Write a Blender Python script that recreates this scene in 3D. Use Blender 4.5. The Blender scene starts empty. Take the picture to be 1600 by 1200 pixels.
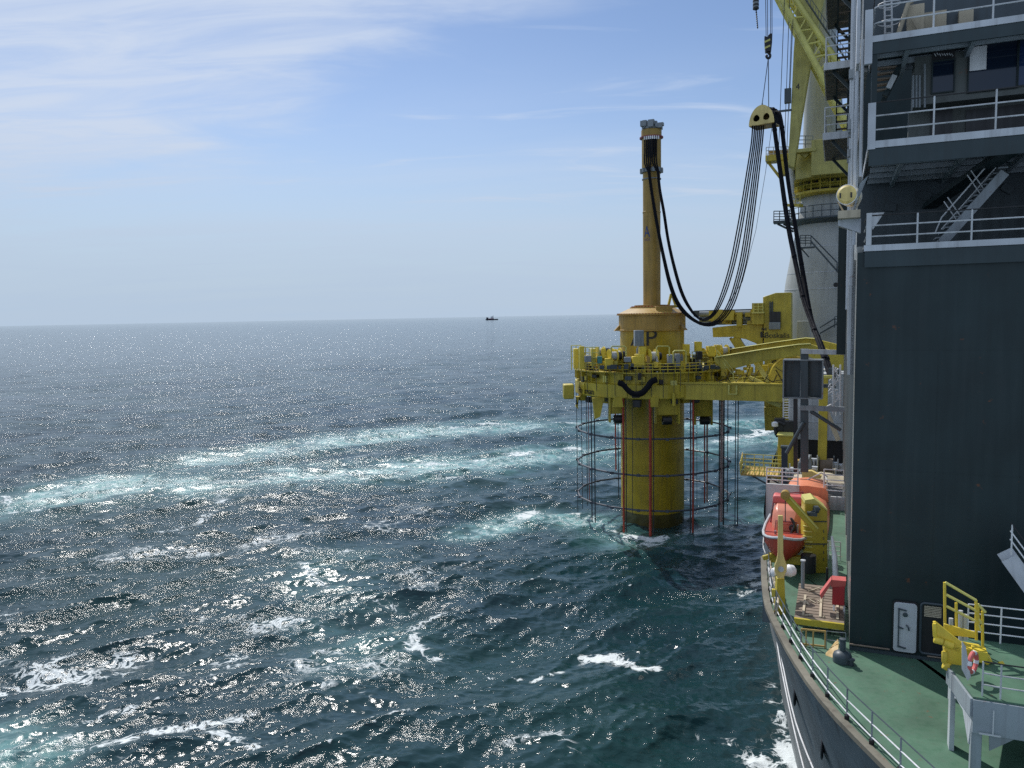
import bpy, bmesh, math, random
import numpy as np
from mathutils import Vector as V, Matrix
random.seed(7)
R_ = math.radians
scene = bpy.context.scene
col = scene.collection

# ---------------------------------------------------------------- camera geometry
FPX = 1200.0; PITCH = R_(5.06); ROLL = R_(1.1); CAMH = 28.0
_X0 = V((1, 0, 0)); _F = V((0, math.cos(PITCH), -math.sin(PITCH))); _U0 = V((0, math.sin(PITCH), math.cos(PITCH)))
_R = _X0*math.cos(ROLL) - _U0*math.sin(ROLL); _U = _X0*math.sin(ROLL) + _U0*math.cos(ROLL)
CAM = V((0, 0, CAMH))
HEAD = R_(23.0)                                     # the ship's length runs 23 degrees right of the view
LV = V((math.sin(HEAD), math.cos(HEAD), 0)); TV = V((math.cos(HEAD), -math.sin(HEAD), 0)); ZV = V((0, 0, 1))
def ray(u, v): return _F + _R*((u-800)/FPX) + _U*((600-v)/FPX)
def PZ(u, v, z): d = ray(u, v); return CAM + d*((z-CAMH)/d.z)
def PY(u, v, y): d = ray(u, v); return CAM + d*(y/d.y)
def PL(u, v, l): d = ray(u, v); return CAM + d*(l/d.dot(LV))
def PT(u, v, t): d = ray(u, v); return CAM + d*(t/d.dot(TV))
def S(l, t, z): return LV*l + TV*t + V((0, 0, z))
def LTZ(p): return p.dot(LV), p.dot(TV), p.z

# ---------------------------------------------------------------- materials
MATS = {}
def nn(nt, typ, **kw):
    n = nt.nodes.new(typ)
    for k, v in kw.items():
        if k.startswith('i_'):
            n.inputs[k[2:].replace('_', ' ')].default_value = v
        else: setattr(n, k, v)
    return n
def paint(name, rgb, rough=0.45, var=0.18, rust=0.0, streak=0.25, metal=0.0, bump=0.15, scale=1.0, dirt=(0.06, 0.05, 0.04), spec=0.5):
    """painted / bare surface: soft colour drift, vertical grime streaks, rust spots, uneven gloss"""
    m = bpy.data.materials.new(name); m.use_nodes = True; nt = m.node_tree; nt.nodes.clear(); lk = nt.links.new
    out = nn(nt, 'ShaderNodeOutputMaterial'); b = nn(nt, 'ShaderNodeBsdfPrincipled')
    lk(b.outputs[0], out.inputs[0]); b.inputs['Metallic'].default_value = metal; b.inputs['Specular IOR Level'].default_value = spec
    geo = nn(nt, 'ShaderNodeNewGeometry')
    n1 = nn(nt, 'ShaderNodeTexNoise'); n1.inputs['Scale'].default_value = 0.55*scale; n1.inputs['Detail'].default_value = 5
    lk(geo.outputs['Position'], n1.inputs['Vector'])
    mp = nn(nt, 'ShaderNodeMapping'); mp.inputs['Scale'].default_value = (2.2*scale, 2.2*scale, 0.12*scale)
    lk(geo.outputs['Position'], mp.inputs['Vector'])
    n2 = nn(nt, 'ShaderNodeTexNoise'); n2.inputs['Scale'].default_value = 1.6; n2.inputs['Detail'].default_value = 6
    lk(mp.outputs[0], n2.inputs['Vector'])
    hsv = nn(nt, 'ShaderNodeHueSaturation'); hsv.inputs['Color'].default_value = (*rgb, 1)
    mr = nn(nt, 'ShaderNodeMapRange'); mr.inputs[1].default_value = 0.3; mr.inputs[2].default_value = 0.7
    mr.inputs[3].default_value = 1-var; mr.inputs[4].default_value = 1+var
    lk(n1.outputs[0], mr.inputs[0]); lk(mr.outputs[0], hsv.inputs['Value'])
    mx = nn(nt, 'ShaderNodeMix', data_type='RGBA'); lk(hsv.outputs[0], mx.inputs[6]); mx.inputs[7].default_value = (*dirt, 1)
    m2 = nn(nt, 'ShaderNodeMapRange'); m2.inputs[1].default_value = 0.52; m2.inputs[2].default_value = 0.85; m2.inputs[4].default_value = streak*1.6
    lk(n2.outputs[0], m2.inputs[0]); lk(m2.outputs[0], mx.inputs[0])
    last = mx.outputs[2]
    if rust > 0:
        n3 = nn(nt, 'ShaderNodeTexNoise'); n3.inputs['Scale'].default_value = 2.3*scale; n3.inputs['Detail'].default_value = 9; n3.inputs['Roughness'].default_value = .68
        lk(geo.outputs['Position'], n3.inputs['Vector'])
        m3 = nn(nt, 'ShaderNodeMapRange'); m3.inputs[1].default_value = 0.66-0.12*rust; m3.inputs[2].default_value = 0.74-0.08*rust; m3.inputs[4].default_value = .85
        lk(n3.outputs[0], m3.inputs[0])
        mx2 = nn(nt, 'ShaderNodeMix', data_type='RGBA'); lk(last, mx2.inputs[6]); mx2.inputs[7].default_value = (0.16, 0.055, 0.02, 1)
        lk(m3.outputs[0], mx2.inputs[0]); last = mx2.outputs[2]
    lk(last, b.inputs['Base Color'])
    mr2 = nn(nt, 'ShaderNodeMapRange'); mr2.inputs[1].default_value = .3; mr2.inputs[2].default_value = .7
    mr2.inputs[3].default_value = max(.03, rough-.1); mr2.inputs[4].default_value = min(1, rough+.15)
    lk(n2.outputs[0], mr2.inputs[0]); lk(mr2.outputs[0], b.inputs['Roughness'])
    if bump:
        n4 = nn(nt, 'ShaderNodeTexNoise'); n4.inputs['Scale'].default_value = 1.1*scale; n4.inputs['Detail'].default_value = 4
        lk(geo.outputs['Position'], n4.inputs['Vector'])
        bp = nn(nt, 'ShaderNodeBump'); bp.inputs['Strength'].default_value = bump; bp.inputs['Distance'].default_value = .05
        lk(n4.outputs[0], bp.inputs['Height']); lk(bp.outputs[0], b.inputs['Normal'])
    MATS[name] = m; return m

paint('yellow', (0.47, 0.38, 0.038), .42, rust=.18, streak=.3)
paint('crane_yellow', (0.40, 0.37, 0.11), .5, rust=.06, streak=.25)
paint('yellow_bright', (0.68, 0.52, 0.05), .42, rust=.1, streak=.2)
paint('cream_yellow', (0.72, 0.56, 0.20), .42, rust=.0, streak=.25)
paint('amber', (0.36, 0.225, 0.045), .45, rust=.12, streak=.3)
paint('pile_yellow', (0.42, 0.295, 0.015), .38, rust=.05, streak=.35, bump=.05)
paint('lime_rail', (0.60, 0.56, 0.16), .45, streak=.15)
paint('slate', (0.013, 0.027, 0.030), .45, spec=.35, var=.2, rust=.02, streak=.25, bump=.10, dirt=(.03, .036, .036))
paint('slate_light', (0.032, 0.050, 0.056), .5, spec=.35, var=.2, rust=.03, streak=.3, dirt=(.05, .05, .05))
paint('house_grey', (0.085, 0.098, 0.092), .5, rust=.04, streak=.3)
paint('hull_reflect', (0.18, 0.20, 0.205), .55, spec=.35, var=.22, rust=.1, streak=.5, bump=.1)  # hull grey made lighter, reflected light painted into the colour
paint('frame_grey', (0.27, 0.31, 0.34), .45, rust=.12, streak=.35)
paint('wet_steel', (0.09, 0.075, 0.02), .12, var=.4, streak=.5, bump=.2)
paint('slate_lit_side', (0.24, 0.25, 0.235), .3, var=.1, rust=.05, streak=.5, bump=.06)  # pale copy of slate, the lit look of the side painted in
paint('hull_grey', (0.135, 0.165, 0.18), .62, spec=.3, var=.22, rust=.1, streak=.5, bump=.1)
paint('grey_mid', (0.22, 0.25, 0.27), .45, rust=.12, streak=.3)
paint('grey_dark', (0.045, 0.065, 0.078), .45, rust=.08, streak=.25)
paint('grey_light', (0.48, 0.51, 0.54), .42, rust=.1, streak=.35)
paint('pedestal_grey', (0.36, 0.38, 0.365), .5, var=.07, rust=.02, streak=.22, scale=.5)
paint('white', (0.74, 0.75, 0.76), .4, rust=.12, streak=.25)
paint('offwhite', (0.50, 0.52, 0.53), .5, rust=.1, streak=.4)
paint('deck_green', (0.070, 0.152, 0.098), .55, var=.24, rust=.2, streak=.3, bump=.25, dirt=(.05, .09, .06), scale=1.2)
paint('deck_edge', (0.17, 0.16, 0.125), .65, var=.25, rust=.5, streak=.4)
paint('aft_deck_grey', (0.13, 0.12, 0.11), .7, var=.3, rust=.4, streak=.3)
paint('orange', (0.74, 0.255, 0.135), .38, var=.08, streak=.15)
paint('orange_red', (0.40, 0.062, 0.035), .4, var=.12, streak=.25)
paint('salmon', (0.62, 0.22, 0.14), .4, var=.1, streak=.25)
paint('red', (0.42, 0.025, 0.035), .4, var=.12, streak=.2)
paint('pink_red', (0.62, 0.13, 0.12), .5, var=.1, streak=.2)
paint('rope_red', (0.36, 0.05, 0.025), .6, var=.2)
paint('rope_pale', (0.42, 0.30, 0.28), .7, var=.3)
paint('rope_dark', (0.035, 0.038, 0.045), .6, var=.2, bump=0)
paint('black', (0.012, 0.013, 0.016), .4, var=.2, streak=.1)
paint('rubber', (0.010, 0.011, 0.015), .8, spec=.12, var=.2, streak=.1, bump=.1)
paint('ring_steel', (0.055, 0.065, 0.085), .5, rust=.3)
paint('wire', (0.09, 0.10, 0.12), .4, metal=.6, bump=0)
paint('teal', (0.05, 0.22, 0.22), .45)
paint('grating_brown', (0.21, 0.165, 0.125), .75, var=.3, rust=.4, streak=.3)
paint('timber', (0.46, 0.30, 0.09), .6, var=.25, rust=.25)
paint('navy', (0.022, 0.032, 0.06), .45)
paint('tarp', (0.46, 0.40, 0.29), .8, var=.25, bump=.5)
paint('blue_mark', (0.015, 0.055, 0.22), .45)
paint('purple_mark', (0.10, 0.05, 0.16), .45)
paint('ship_red', (0.25, 0.05, 0.06), .5)
def glass(name, rgb=(.01, .018, .035)):
    m = bpy.data.materials.new(name); m.use_nodes = True
    b = m.node_tree.nodes['Principled BSDF']; b.inputs['Base Color'].default_value = (*rgb, 1)
    b.inputs['Roughness'].default_value = .06; b.inputs['Specular IOR Level'].default_value = .6; MATS[name] = m
    n = nn(m.node_tree, 'ShaderNodeTexNoise'); n.inputs['Scale'].default_value = .8
    bp = nn(m.node_tree, 'ShaderNodeBump'); bp.inputs['Strength'].default_value = .03
    m.node_tree.links.new(n.outputs[0], bp.inputs['Height']); m.node_tree.links.new(bp.outputs[0], b.inputs['Normal'])
glass('glass'); glass('glass_blue', (.012, .03, .09))

# ---------------------------------------------------------------- mesh building
ORG = {}
class MB:
    def __init__(s): s.v = []; s.f = []
    def add(s, vs, fs):
        o = len(s.v); s.v += [tuple(p) for p in vs]; s.f += [tuple(i+o for i in f) for f in fs]; return s
    def box(s, c, size, X=TV, Y=LV, Z=ZV):
        hx, hy, hz = [q/2 for q in size]; c = V(c)
        vs = [c+X*(a*hx)+Y*(b*hy)+Z*(d*hz) for a in (-1, 1) for b in (-1, 1) for d in (-1, 1)]
        return s.add(vs, [(0, 1, 3, 2), (4, 6, 7, 5), (0, 4, 5, 1), (2, 3, 7, 6), (0, 2, 6, 4), (1, 5, 7, 3)])
    def slab(s, l0, l1, t0, t1, z0, z1): return s.box(S((l0+l1)/2, (t0+t1)/2, (z0+z1)/2), (abs(t1-t0), abs(l1-l0), abs(z1-z0)))
    def bar(s, a, b, w, h=None, up=ZV):
        a = V(a); b = V(b); d = (b-a); L = d.length
        if L < 1e-6: return s
        d.normalize(); sd = d.cross(up)
        if sd.length < 1e-3: sd = d.cross(V((0.3, 1, 0)))
        sd.normalize(); u = sd.cross(d).normalized(); h = h or w
        return s.box((a+b)/2, (w, L, h), sd, d, u)
    def tube(s, pts, r, n=8, closed=False):
        pts = [V(p) for p in pts]; N = len(pts)
        rs = r if isinstance(r, (list, tuple)) else [r]*N
        rings = []; prev = None
        for i, p in enumerate(pts):
            if closed: d = pts[(i+1) % N]-pts[i-1]
            else: d = pts[min(i+1, N-1)]-pts[max(i-1, 0)]
            d.normalize()
            if prev is None:
                a = d.cross(ZV)
                if a.length < 1e-3: a = d.cross(V((0, 1, 0)))
            else: a = prev-d*prev.dot(d)
            a.normalize(); prev = a; b = d.cross(a)
            rings.append([p+a*(rs[i]*math.cos(2*math.pi*k/n))+b*(rs[i]*math.sin(2*math.pi*k/n)) for k in range(n)])
        vs = [q for rg in rings for q in rg]; fs = []
        for i in range(N if closed else N-1):
            j = (i+1) % N
            for k in range(n): fs.append((i*n+k, j*n+k, j*n+(k+1) % n, i*n+(k+1) % n))
        if not closed: fs += [tuple(range(n))[::-1], tuple((N-1)*n+k for k in range(n))]
        return s.add(vs, fs)
    def cyl(s, a, b, r, r2=None, n=16): return s.tube([a, b], [r, r if r2 is None else r2], n)
    def lathe(s, prof, c=(0, 0, 0), n=48, a0=0, a1=2*math.pi, axis=None):
        c = V(c); full = abs(a1-a0-2*math.pi) < 1e-6; m = n if full else n+1; vs = []
        if axis is None: X, Y, Z = V((1, 0, 0)), V((0, 1, 0)), ZV
        else:
            Z = V(axis).normalized(); X = Z.cross(ZV) if abs(Z.z) < .99 else V((1, 0, 0)); X.normalize(); Y = Z.cross(X)
        for (r, z) in prof:
            for k in range(m):
                a = a0+(a1-a0)*k/n; vs.append(c+X*(r*math.cos(a))+Y*(r*math.sin(a))+Z*z)
        fs = []
        for i in range(len(prof)-1):
            for k in range(n):
                k2 = (k+1) % m; fs.append((i*m+k, i*m+k2, (i+1)*m+k2, (i+1)*m+k))
        if full:
            if prof[0][0] > 1e-4: fs.append(tuple(range(m))[::-1])
            if prof[-1][0] > 1e-4: fs.append(tuple((len(prof)-1)*m+k for k in range(m)))
        return s.add(vs, fs)
    def prism(s, poly, ext):
        poly = [V(p) for p in poly]; n = len(poly); ext = V(ext)
        return s.add(poly+[p+ext for p in poly], [tuple(range(n))[::-1], tuple(range(n, 2*n))]+[(i, (i+1) % n, n+(i+1) % n, n+i) for i in range(n)])
    def loft(s, secs, cap=True):
        n = len(secs[0]); vs = [V(p) for c in secs for p in c]; fs = []
        for i in range(len(secs)-1):
            for k in range(n): fs.append((i*n+k, i*n+(k+1) % n, (i+1)*n+(k+1) % n, (i+1)*n+k))
        if cap: fs += [tuple(range(n))[::-1], tuple((len(secs)-1)*n+k for k in range(n))]
        return s.add(vs, fs)
    def grid(s, rows):
        m = len(rows[0]); vs = [V(p) for r in rows for p in r]; fs = []
        for i in range(len(rows)-1):
            for k in range(m-1): fs.append((i*m+k, i*m+k+1, (i+1)*m+k+1, (i+1)*m+k))
        return s.add(vs, fs)
    def build(s, name, mat, parent=None, bevel=0, label=None, cat=None, group=None, kind=None, angle=35, origin=None, recalc=True):
        org = ORG.get(parent.name) if parent else (V(origin) if origin is not None else V((0, 0, 0)))
        me = bpy.data.meshes.new(name)
        me.from_pydata([tuple(V(p)-org) for p in s.v], [], s.f)
        if recalc:
            bm = bmesh.new(); bm.from_mesh(me); bmesh.ops.recalc_face_normals(bm, faces=bm.faces); bm.to_mesh(me); bm.free()
        me.polygons.foreach_set('use_smooth', [True]*len(me.polygons)); me.set_sharp_from_angle(angle=R_(angle)); me.update()
        me.materials.append(MATS[mat] if isinstance(mat, str) else mat)
        o = bpy.data.objects.new(name, me); col.objects.link(o)
        if parent: o.parent = parent
        else: o.location = org
        ORG[o.name] = org
        if bevel:
            b = o.modifiers.new('bevel', 'BEVEL'); b.width = bevel; b.segments = 2; b.limit_method = 'ANGLE'; b.angle_limit = R_(40)
        tag(o, label, cat, group, kind); return o
    def each(s, name, mat, parent=None, **kw):
        '''every separate piece becomes an object of its own'''
        root = list(range(len(s.v)))
        def find(i):
            while root[i] != i: root[i] = root[root[i]]; i = root[i]
            return i
        for f in s.f:
            a = find(f[0])
            for i in f[1:]: root[find(i)] = a
        comp = {}
        for f in s.f: comp.setdefault(find(f[0]), []).append(f)
        out = []
        for fs in comp.values():
            ids = sorted({i for f in fs for i in f}); mp = {i: k for k, i in enumerate(ids)}; m = MB()
            m.v = [s.v[i] for i in ids]; m.f = [tuple(mp[i] for i in f) for f in fs]; out.append(m.build(name, mat, parent, **kw))
        return out
def tag(o, label=None, cat=None, group=None, kind=None):
    for k, v in (('label', label), ('category', cat), ('group', group), ('kind', kind)):
        if v: o[k] = v
    return o
def thing(name, loc, label, cat, group=None):
    o = bpy.data.objects.new(name, None); col.objects.link(o); o.location = loc; ORG[o.name] = V(loc)
    o.empty_display_size = .3
    return tag(o, label, cat, group)
def text_geo(txt, size):
    cu = bpy.data.curves.new('txt', 'FONT'); cu.body = txt; cu.size = size; cu.extrude = 0.012*size
    ob = bpy.data.objects.new('txt', cu); col.objects.link(ob)
    dg = bpy.context.evaluated_depsgraph_get(); me = ob.evaluated_get(dg).to_mesh()
    vs = [v.co.copy() for v in me.vertices]; fs = [tuple(p.vertices) for p in me.polygons]
    ob.evaluated_get(dg).to_mesh_clear(); bpy.data.objects.remove(ob); bpy.data.curves.remove(cu)
    return vs, fs
def flat_text(mb, txt, size, o, X, Y):
    X = V(X).normalized(); Y = V(Y).normalized(); N = X.cross(Y); vs, fs = text_geo(txt, size)
    mb.add([V(o)+X*v.x+Y*v.y+N*v.z for v in vs], fs)
def wrap_text(mb, txt, size, c, r, ang, z, sx=1.0):
    """letters laid round a vertical cylinder; ang is where the text starts, it runs anticlockwise seen from above"""
    vs, fs = text_geo(txt, size)
    out = []
    for v in vs:
        a = ang+v.x*sx/r; rr = r+v.z; out.append(V((c[0]+rr*math.cos(a), c[1]+rr*math.sin(a), z+v.y)))
    mb.add(out, fs)
def rail(mb, pts, h=1.05, r=.028, rp=.032, n_rails=3, post=1.6, up=ZV, pb=None):
    """posts and rails along a line of foot points"""
    pts = [V(p) for p in pts]
    for k in range(n_rails):
        mb.tube([p+up*(h*(k+1)/n_rails) for p in pts], r, 6)
    P = pb if pb is not None else mb
    for i in range(len(pts)-1):
        d = pts[i+1]-pts[i]; n = max(1, round(d.length/post))
        for k in range(n): q = pts[i]+d*(k/n); P.cyl(q, q+up*h, rp, n=6)
    P.cyl(pts[-1], pts[-1]+up*h, rp, n=6)
def spline(pts, n=8):
    """Catmull-Rom through the points"""
    pts = [V(p) for p in pts]; out = []
    for i in range(len(pts)-1):
        p0 = pts[max(i-1, 0)]; p1 = pts[i]; p2 = pts[i+1]; p3 = pts[min(i+2, len(pts)-1)]
        for k in range(n):
            t = k/n; out.append(0.5*((2*p1)+(p2-p0)*t+(2*p0-5*p1+4*p2-p3)*t*t+(3*p1-p0-3*p2+p3)*t**3))
    out.append(pts[-1]); return out
# ---------------------------------------------------------------- camera, light, sky
cam = bpy.data.cameras.new('camera'); camo = bpy.data.objects.new('camera', cam); col.objects.link(camo)
cam.sensor_width = 36.0; cam.lens = 36.0*FPX/1600.0; cam.clip_start = .1; cam.clip_end = 200000
camo.matrix_world = Matrix.Translation(CAM) @ Matrix((_R, _U, -_F)).transposed().to_4x4()
scene.camera = camo
scene.cycles.use_denoising = False
scene.cycles.max_bounces = 6; scene.cycles.caustics_reflective = False; scene.cycles.caustics_refractive = False; scene.cycles.sample_clamp_indirect = 1.5; scene.cycles.use_adaptive_sampling = False; scene.cycles.sample_clamp_direct = 18.0
scene.view_settings.view_transform = 'Standard'; scene.view_settings.look = 'None'
scene.view_settings.exposure = 0.0; scene.view_settings.gamma = 1.0
SUN_AZ = R_(-22); SUN_EL = R_(48)
sd = V((math.sin(SUN_AZ)*math.cos(SUN_EL), math.cos(SUN_AZ)*math.cos(SUN_EL), math.sin(SUN_EL)))
sl = bpy.data.lights.new('sun', 'SUN'); sl.energy = 4.0; sl.angle = R_(.53); sl.color = (1, .96, .91)
so = bpy.data.objects.new('sun', sl); col.objects.link(so); so.rotation_euler = sd.to_track_quat('Z', 'Y').to_euler(); so.location = sd*300

w = bpy.data.worlds.new('World'); scene.world = w; w.use_nodes = True; nt = w.node_tree; nt.nodes.clear(); lk = nt.links.new
out = nn(nt, 'ShaderNodeOutputWorld'); bg = nn(nt, 'ShaderNodeBackground'); lk(bg.outputs[0], out.inputs[0]); bg.inputs[1].default_value = .10
sky = nn(nt, 'ShaderNodeTexSky', sky_type='NISHITA'); sky.sun_disc = False; sky.sun_elevation = SUN_EL; sky.sun_rotation = SUN_AZ
sky.altitude = 20; sky.air_density = 1.0; sky.dust_density = .35; sky.ozone_density = 3.2
tc = nn(nt, 'ShaderNodeTexCoord')
# cirrus: streaky noise on a flat cloud deck (direction divided by its height)
sep = nn(nt, 'ShaderNodeSeparateXYZ'); lk(tc.outputs['Generated'], sep.inputs[0])
mxz = nn(nt, 'ShaderNodeMath', operation='MAXIMUM'); lk(sep.outputs[2], mxz.inputs[0]); mxz.inputs[1].default_value = .0
addz = nn(nt, 'ShaderNodeMath', operation='ADD'); lk(mxz.outputs[0], addz.inputs[0]); addz.inputs[1].default_value = .10
dv = nn(nt, 'ShaderNodeVectorMath', operation='DIVIDE'); lk(tc.outputs['Generated'], dv.inputs[0])
cz = nn(nt, 'ShaderNodeCombineXYZ'); [lk(addz.outputs[0], cz.inputs[i]) for i in range(3)]; lk(cz.outputs[0], dv.inputs[1])
def mapped(rot, sc, loc=(0, 0, 0)):
    m = nn(nt, 'ShaderNodeMapping'); m.inputs['Rotation'].default_value = (0, 0, R_(rot)); m.inputs['Scale'].default_value = sc; m.inputs['Location'].default_value = loc
    lk(dv.outputs[0], m.inputs[0]); return m
def cnoise(mp, scale, detail, dist, rough=.55):
    n = nn(nt, 'ShaderNodeTexNoise'); n.inputs['Scale'].default_value = scale; n.inputs['Detail'].default_value = detail
    n.inputs['Distortion'].default_value = dist; n.inputs['Roughness'].default_value = rough; lk(mp.outputs[0], n.inputs['Vector']); return n
def remap(sock, a, b, c=0, d=1):
    m = nn(nt, 'ShaderNodeMapRange', interpolation_type='SMOOTHSTEP'); lk(sock, m.inputs[0])
    for i, x in enumerate((a, b, c, d)): m.inputs[i+1].default_value = x
    return m.outputs[0]
def mul(a, b):
    m = nn(nt, 'ShaderNodeMath', operation='MULTIPLY'); lk(a, m.inputs[0])
    if isinstance(b, float): m.inputs[1].default_value = b
    else: lk(b, m.inputs[1])
    return m.outputs[0]
def add(a, b):
    m = nn(nt, 'ShaderNodeMath', operation='ADD', use_clamp=True); lk(a, m.inputs[0]); lk(b, m.inputs[1]); return m.outputs[0]
# big veil on the left, thin streaks on the right, pale band low down
veil_side = nn(nt, 'ShaderNodeMath', operation='MULTIPLY_ADD')           # left of a slanting line
lk(sep.outputs[0], veil_side.inputs[0]); veil_side.inputs[1].default_value = -.48
vz = nn(nt, 'ShaderNodeMath', operation='MULTIPLY'); lk(sep.outputs[2], vz.inputs[0]); vz.inputs[1].default_value = 1.0
lk(vz.outputs[0], veil_side.inputs[2])
wob = cnoise(mapped(-35, (1.0, 2.2, 1)), 1.1, 6, .6)
wobm = nn(nt, 'ShaderNodeMath', operation='MULTIPLY_ADD'); lk(wob.outputs[0], wobm.inputs[0]); wobm.inputs[1].default_value = .30; lk(veil_side.outputs[0], wobm.inputs[2])
veil = remap(wobm.outputs[0], .475, .61)
fib = remap(cnoise(mapped(-28, (1.2, 4.0, 1), (3, 1, 0)), 1.3, 9, .9, .6).outputs[0], .28, .66, .42, 1.0)
veil = mul(mul(veil, fib), .9)
st = remap(cnoise(mapped(12, (.8, 3.2, 1), (7.3, 2.2, 0)), 1.05, 8, .7, .58).outputs[0], .56, .76)
st = mul(st, .6)
band = remap(sep.outputs[2], .36, .02, 0.0, .8)
bn = remap(cnoise(mapped(6, (.5, 1.3, 1), (1.1, 5, 0)), .9, 6, .5).outputs[0], .35, .68, .35, 1.0)
band = mul(band, bn); hz = remap(sep.outputs[2], .27, .0, 0.0, .97)
cov = add(add(veil, st), band)
cm = nn(nt, 'ShaderNodeMix', data_type='RGBA'); lk(cov, cm.inputs[0]); tn = nn(nt, 'ShaderNodeMix', data_type='RGBA', blend_type='MULTIPLY'); tn.inputs[0].default_value = 1; lk(sky.outputs[0], tn.inputs[6]); tn.inputs[7].default_value = (1.0, 1.0, 1.05, 1); lk(tn.outputs[2], cm.inputs[6]); cm.inputs[7].default_value = (6.1, 7.0, 8.6, 1)
hm = nn(nt, 'ShaderNodeMix', data_type='RGBA'); lk(hz, hm.inputs[0]); lk(cm.outputs[2], hm.inputs[6]); hm.inputs[7].default_value = (4.6, 5.75, 7.2, 1)
lk(hm.outputs[2], bg.inputs[0])

# ---------------------------------------------------------------- the sea
def sea():
    rng = np.random.default_rng(11)
    az = np.concatenate([np.linspace(-110, -39, 140, endpoint=False), np.linspace(-39, 39, 1200, endpoint=False), np.linspace(39, 110, 140)])
    th = np.concatenate([np.linspace(78, 34, 60, endpoint=False), np.linspace(34, .8, 620, endpoint=False), np.geomspace(.8, .025, 70)])
    az = np.radians(az).astype(np.float32); th = np.radians(th)
    r = (CAMH/np.tan(th)).astype(np.float32)
    dr = np.abs(np.gradient(r)); nr, na = len(r), len(az)
    X = r[:, None]*np.sin(az)[None, :]; Y = r[:, None]*np.cos(az)[None, :]
    dx = np.zeros((nr, na), np.float32); dy = dx.copy(); dz = dx.copy(); J = dx.copy(); lost = np.zeros(nr, np.float32); tot = 0.0
    N = 110
    lam = np.geomspace(.55, 40, N)*rng.uniform(.93, 1.07, N)
    main = np.radians(-62)                                   # direction of travel, seen from above
    for L_ in lam:
        spread = .75 if L_ < 4 else (.55 if L_ < 12 else .42)
        d = main+rng.normal(0, spread); kx, ky = math.cos(d), math.sin(d); k = 2*math.pi/L_
        s = .040*(1.0 if L_ < 6 else (6/L_)**.75)*rng.uniform(.6, 1.4); a = s/k
        att = np.clip((L_/np.maximum(dr, 1e-3)-1.6)/1.8, 0, 1).astype(np.float32)
        m = int(np.sum(att > 0)); lost += s*s*(1-att**2); tot += s*s
        if m == 0: continue
        ph = (k*(kx*X[:m]+ky*Y[:m])+rng.uniform(0, 6.28)).astype(np.float32)
        c = np.cos(ph)*att[:m, None]; q = np.sin(ph)*att[:m, None]
        dz[:m] += a*c; dx[:m] -= .85*a*kx*q; dy[:m] -= .85*a*ky*q
        if L_ < 16: J[:m] += s*c
    # ---- foam and aerated water, laid along lines on the water
    foam = np.zeros((nr, na), np.float32); turq = np.zeros((nr, na), np.float32)
    nrm = int(np.sum(r < 700))
    def line(pts, w, val, arr, end=1.0):
        P = [PZ(u, v, 0) for u, v in pts]; best = np.full((nrm, na), 1e9, np.float32)
        for a, b in zip(P[:-1], P[1:]):
            ax, ay, bx, by = a.x, a.y, b.x, b.y; ex, ey = bx-ax, by-ay; ll = ex*ex+ey*ey+1e-9
            t = np.clip(((X[:nrm]-ax)*ex+(Y[:nrm]-ay)*ey)/ll, 0, 1)
            best = np.minimum(best, np.hypot(X[:nrm]-ax-t*ex, Y[:nrm]-ay-t*ey))
        arr[:nrm] = np.maximum(arr[:nrm], val*np.exp(-(best/w)**2))
    T = turq; Fm = foam
    line([(1330, 655), (1215, 660), (1160, 666), (1060, 668), (900, 664), (760, 668), (675, 675), (562, 684), (506, 694), (394, 711), (309, 722)], 11, .9, T)
    line([(309, 745), (169, 757), (56, 778), (-80, 800)], 11, 1.0, T)
    line([(1330, 690), (1210, 690), (1060, 700), (900, 710), (787, 717), (731, 727), (562, 738), (450, 741)], 11, .95, T)
    line([(450, 741), (337, 757), (225, 764), (112, 778)], 9, .85, T)
    line([(945, 815), (880, 810), (830, 806), (790, 815), (740, 830)], 3.6, .9, T)
    line([(960, 838), (1000, 848), (1060, 845), (1100, 828), (1180, 835), (1210, 800)], 4.5, .5, T)
    line([(-20, 1190), (12, 1160)], 2.6, 1.0, T); line([(10, 1150), (60, 1180)], 3, .55, T)
    line([(560, 1010), (480, 900), (520, 880)], 6, .25, T)
    # white streaks
    line([(900, 660), (760, 664), (675, 672), (560, 684), (480, 690)], 2.5, .62, Fm)
    line([(1330, 662), (1215, 668), (1160, 676), (1130, 690)], 4, .8, Fm)
    line([(620, 705), (540, 718), (450, 725)], 3, .55, Fm)
    line([(900, 703), (800, 712), (740, 722), (640, 725)], 3.5, .72, Fm)
    line([(720, 745), (570, 735), (450, 742), (350, 755), (300, 748)], 3, .55, Fm)
    line([(169, 757), (90, 770), (8, 775)], 2.4, .55, Fm); line([(8, 770), (12, 795), (60, 800)], 1.5, .62, Fm)
    line([(345, 770), (350, 785), (300, 815), (260, 830)], 2.2, .62, Fm)
    line([(945, 812), (880, 800), (835, 797), (815, 806)], 1.8, .8, Fm)
    line([(1075, 826), (1110, 818), (1150, 830), (1180, 845)], 1.6, .55, Fm)
    line([(960, 828), (985, 838), (1020, 843), (1055, 839), (1082, 828)], .9, .95, Fm); line([(930, 818), (975, 838), (1015, 852), (1080, 842), (1110, 826)], 2.2, .55, Fm)
    line([(400, 845), (350, 880), (290, 888), (60, 905)], 1.5, .55, Fm)
    line([(470, 880), (490, 910), (560, 935), (640, 950)], 1.1, .62, Fm)
    line([(690, 955), (640, 985), (650, 1010), (690, 1020)], 1.3, .74, Fm)
    line([(318, 965), (300, 1000), (325, 1012)], .6, .7, Fm)
    line([(915, 1022), (955, 1022), (985, 1040), (1020, 1052)], 1.15, 1.0, Fm)
    line([(760, 1050), (830, 1060), (915, 1026)], .5, .65, Fm)
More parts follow.
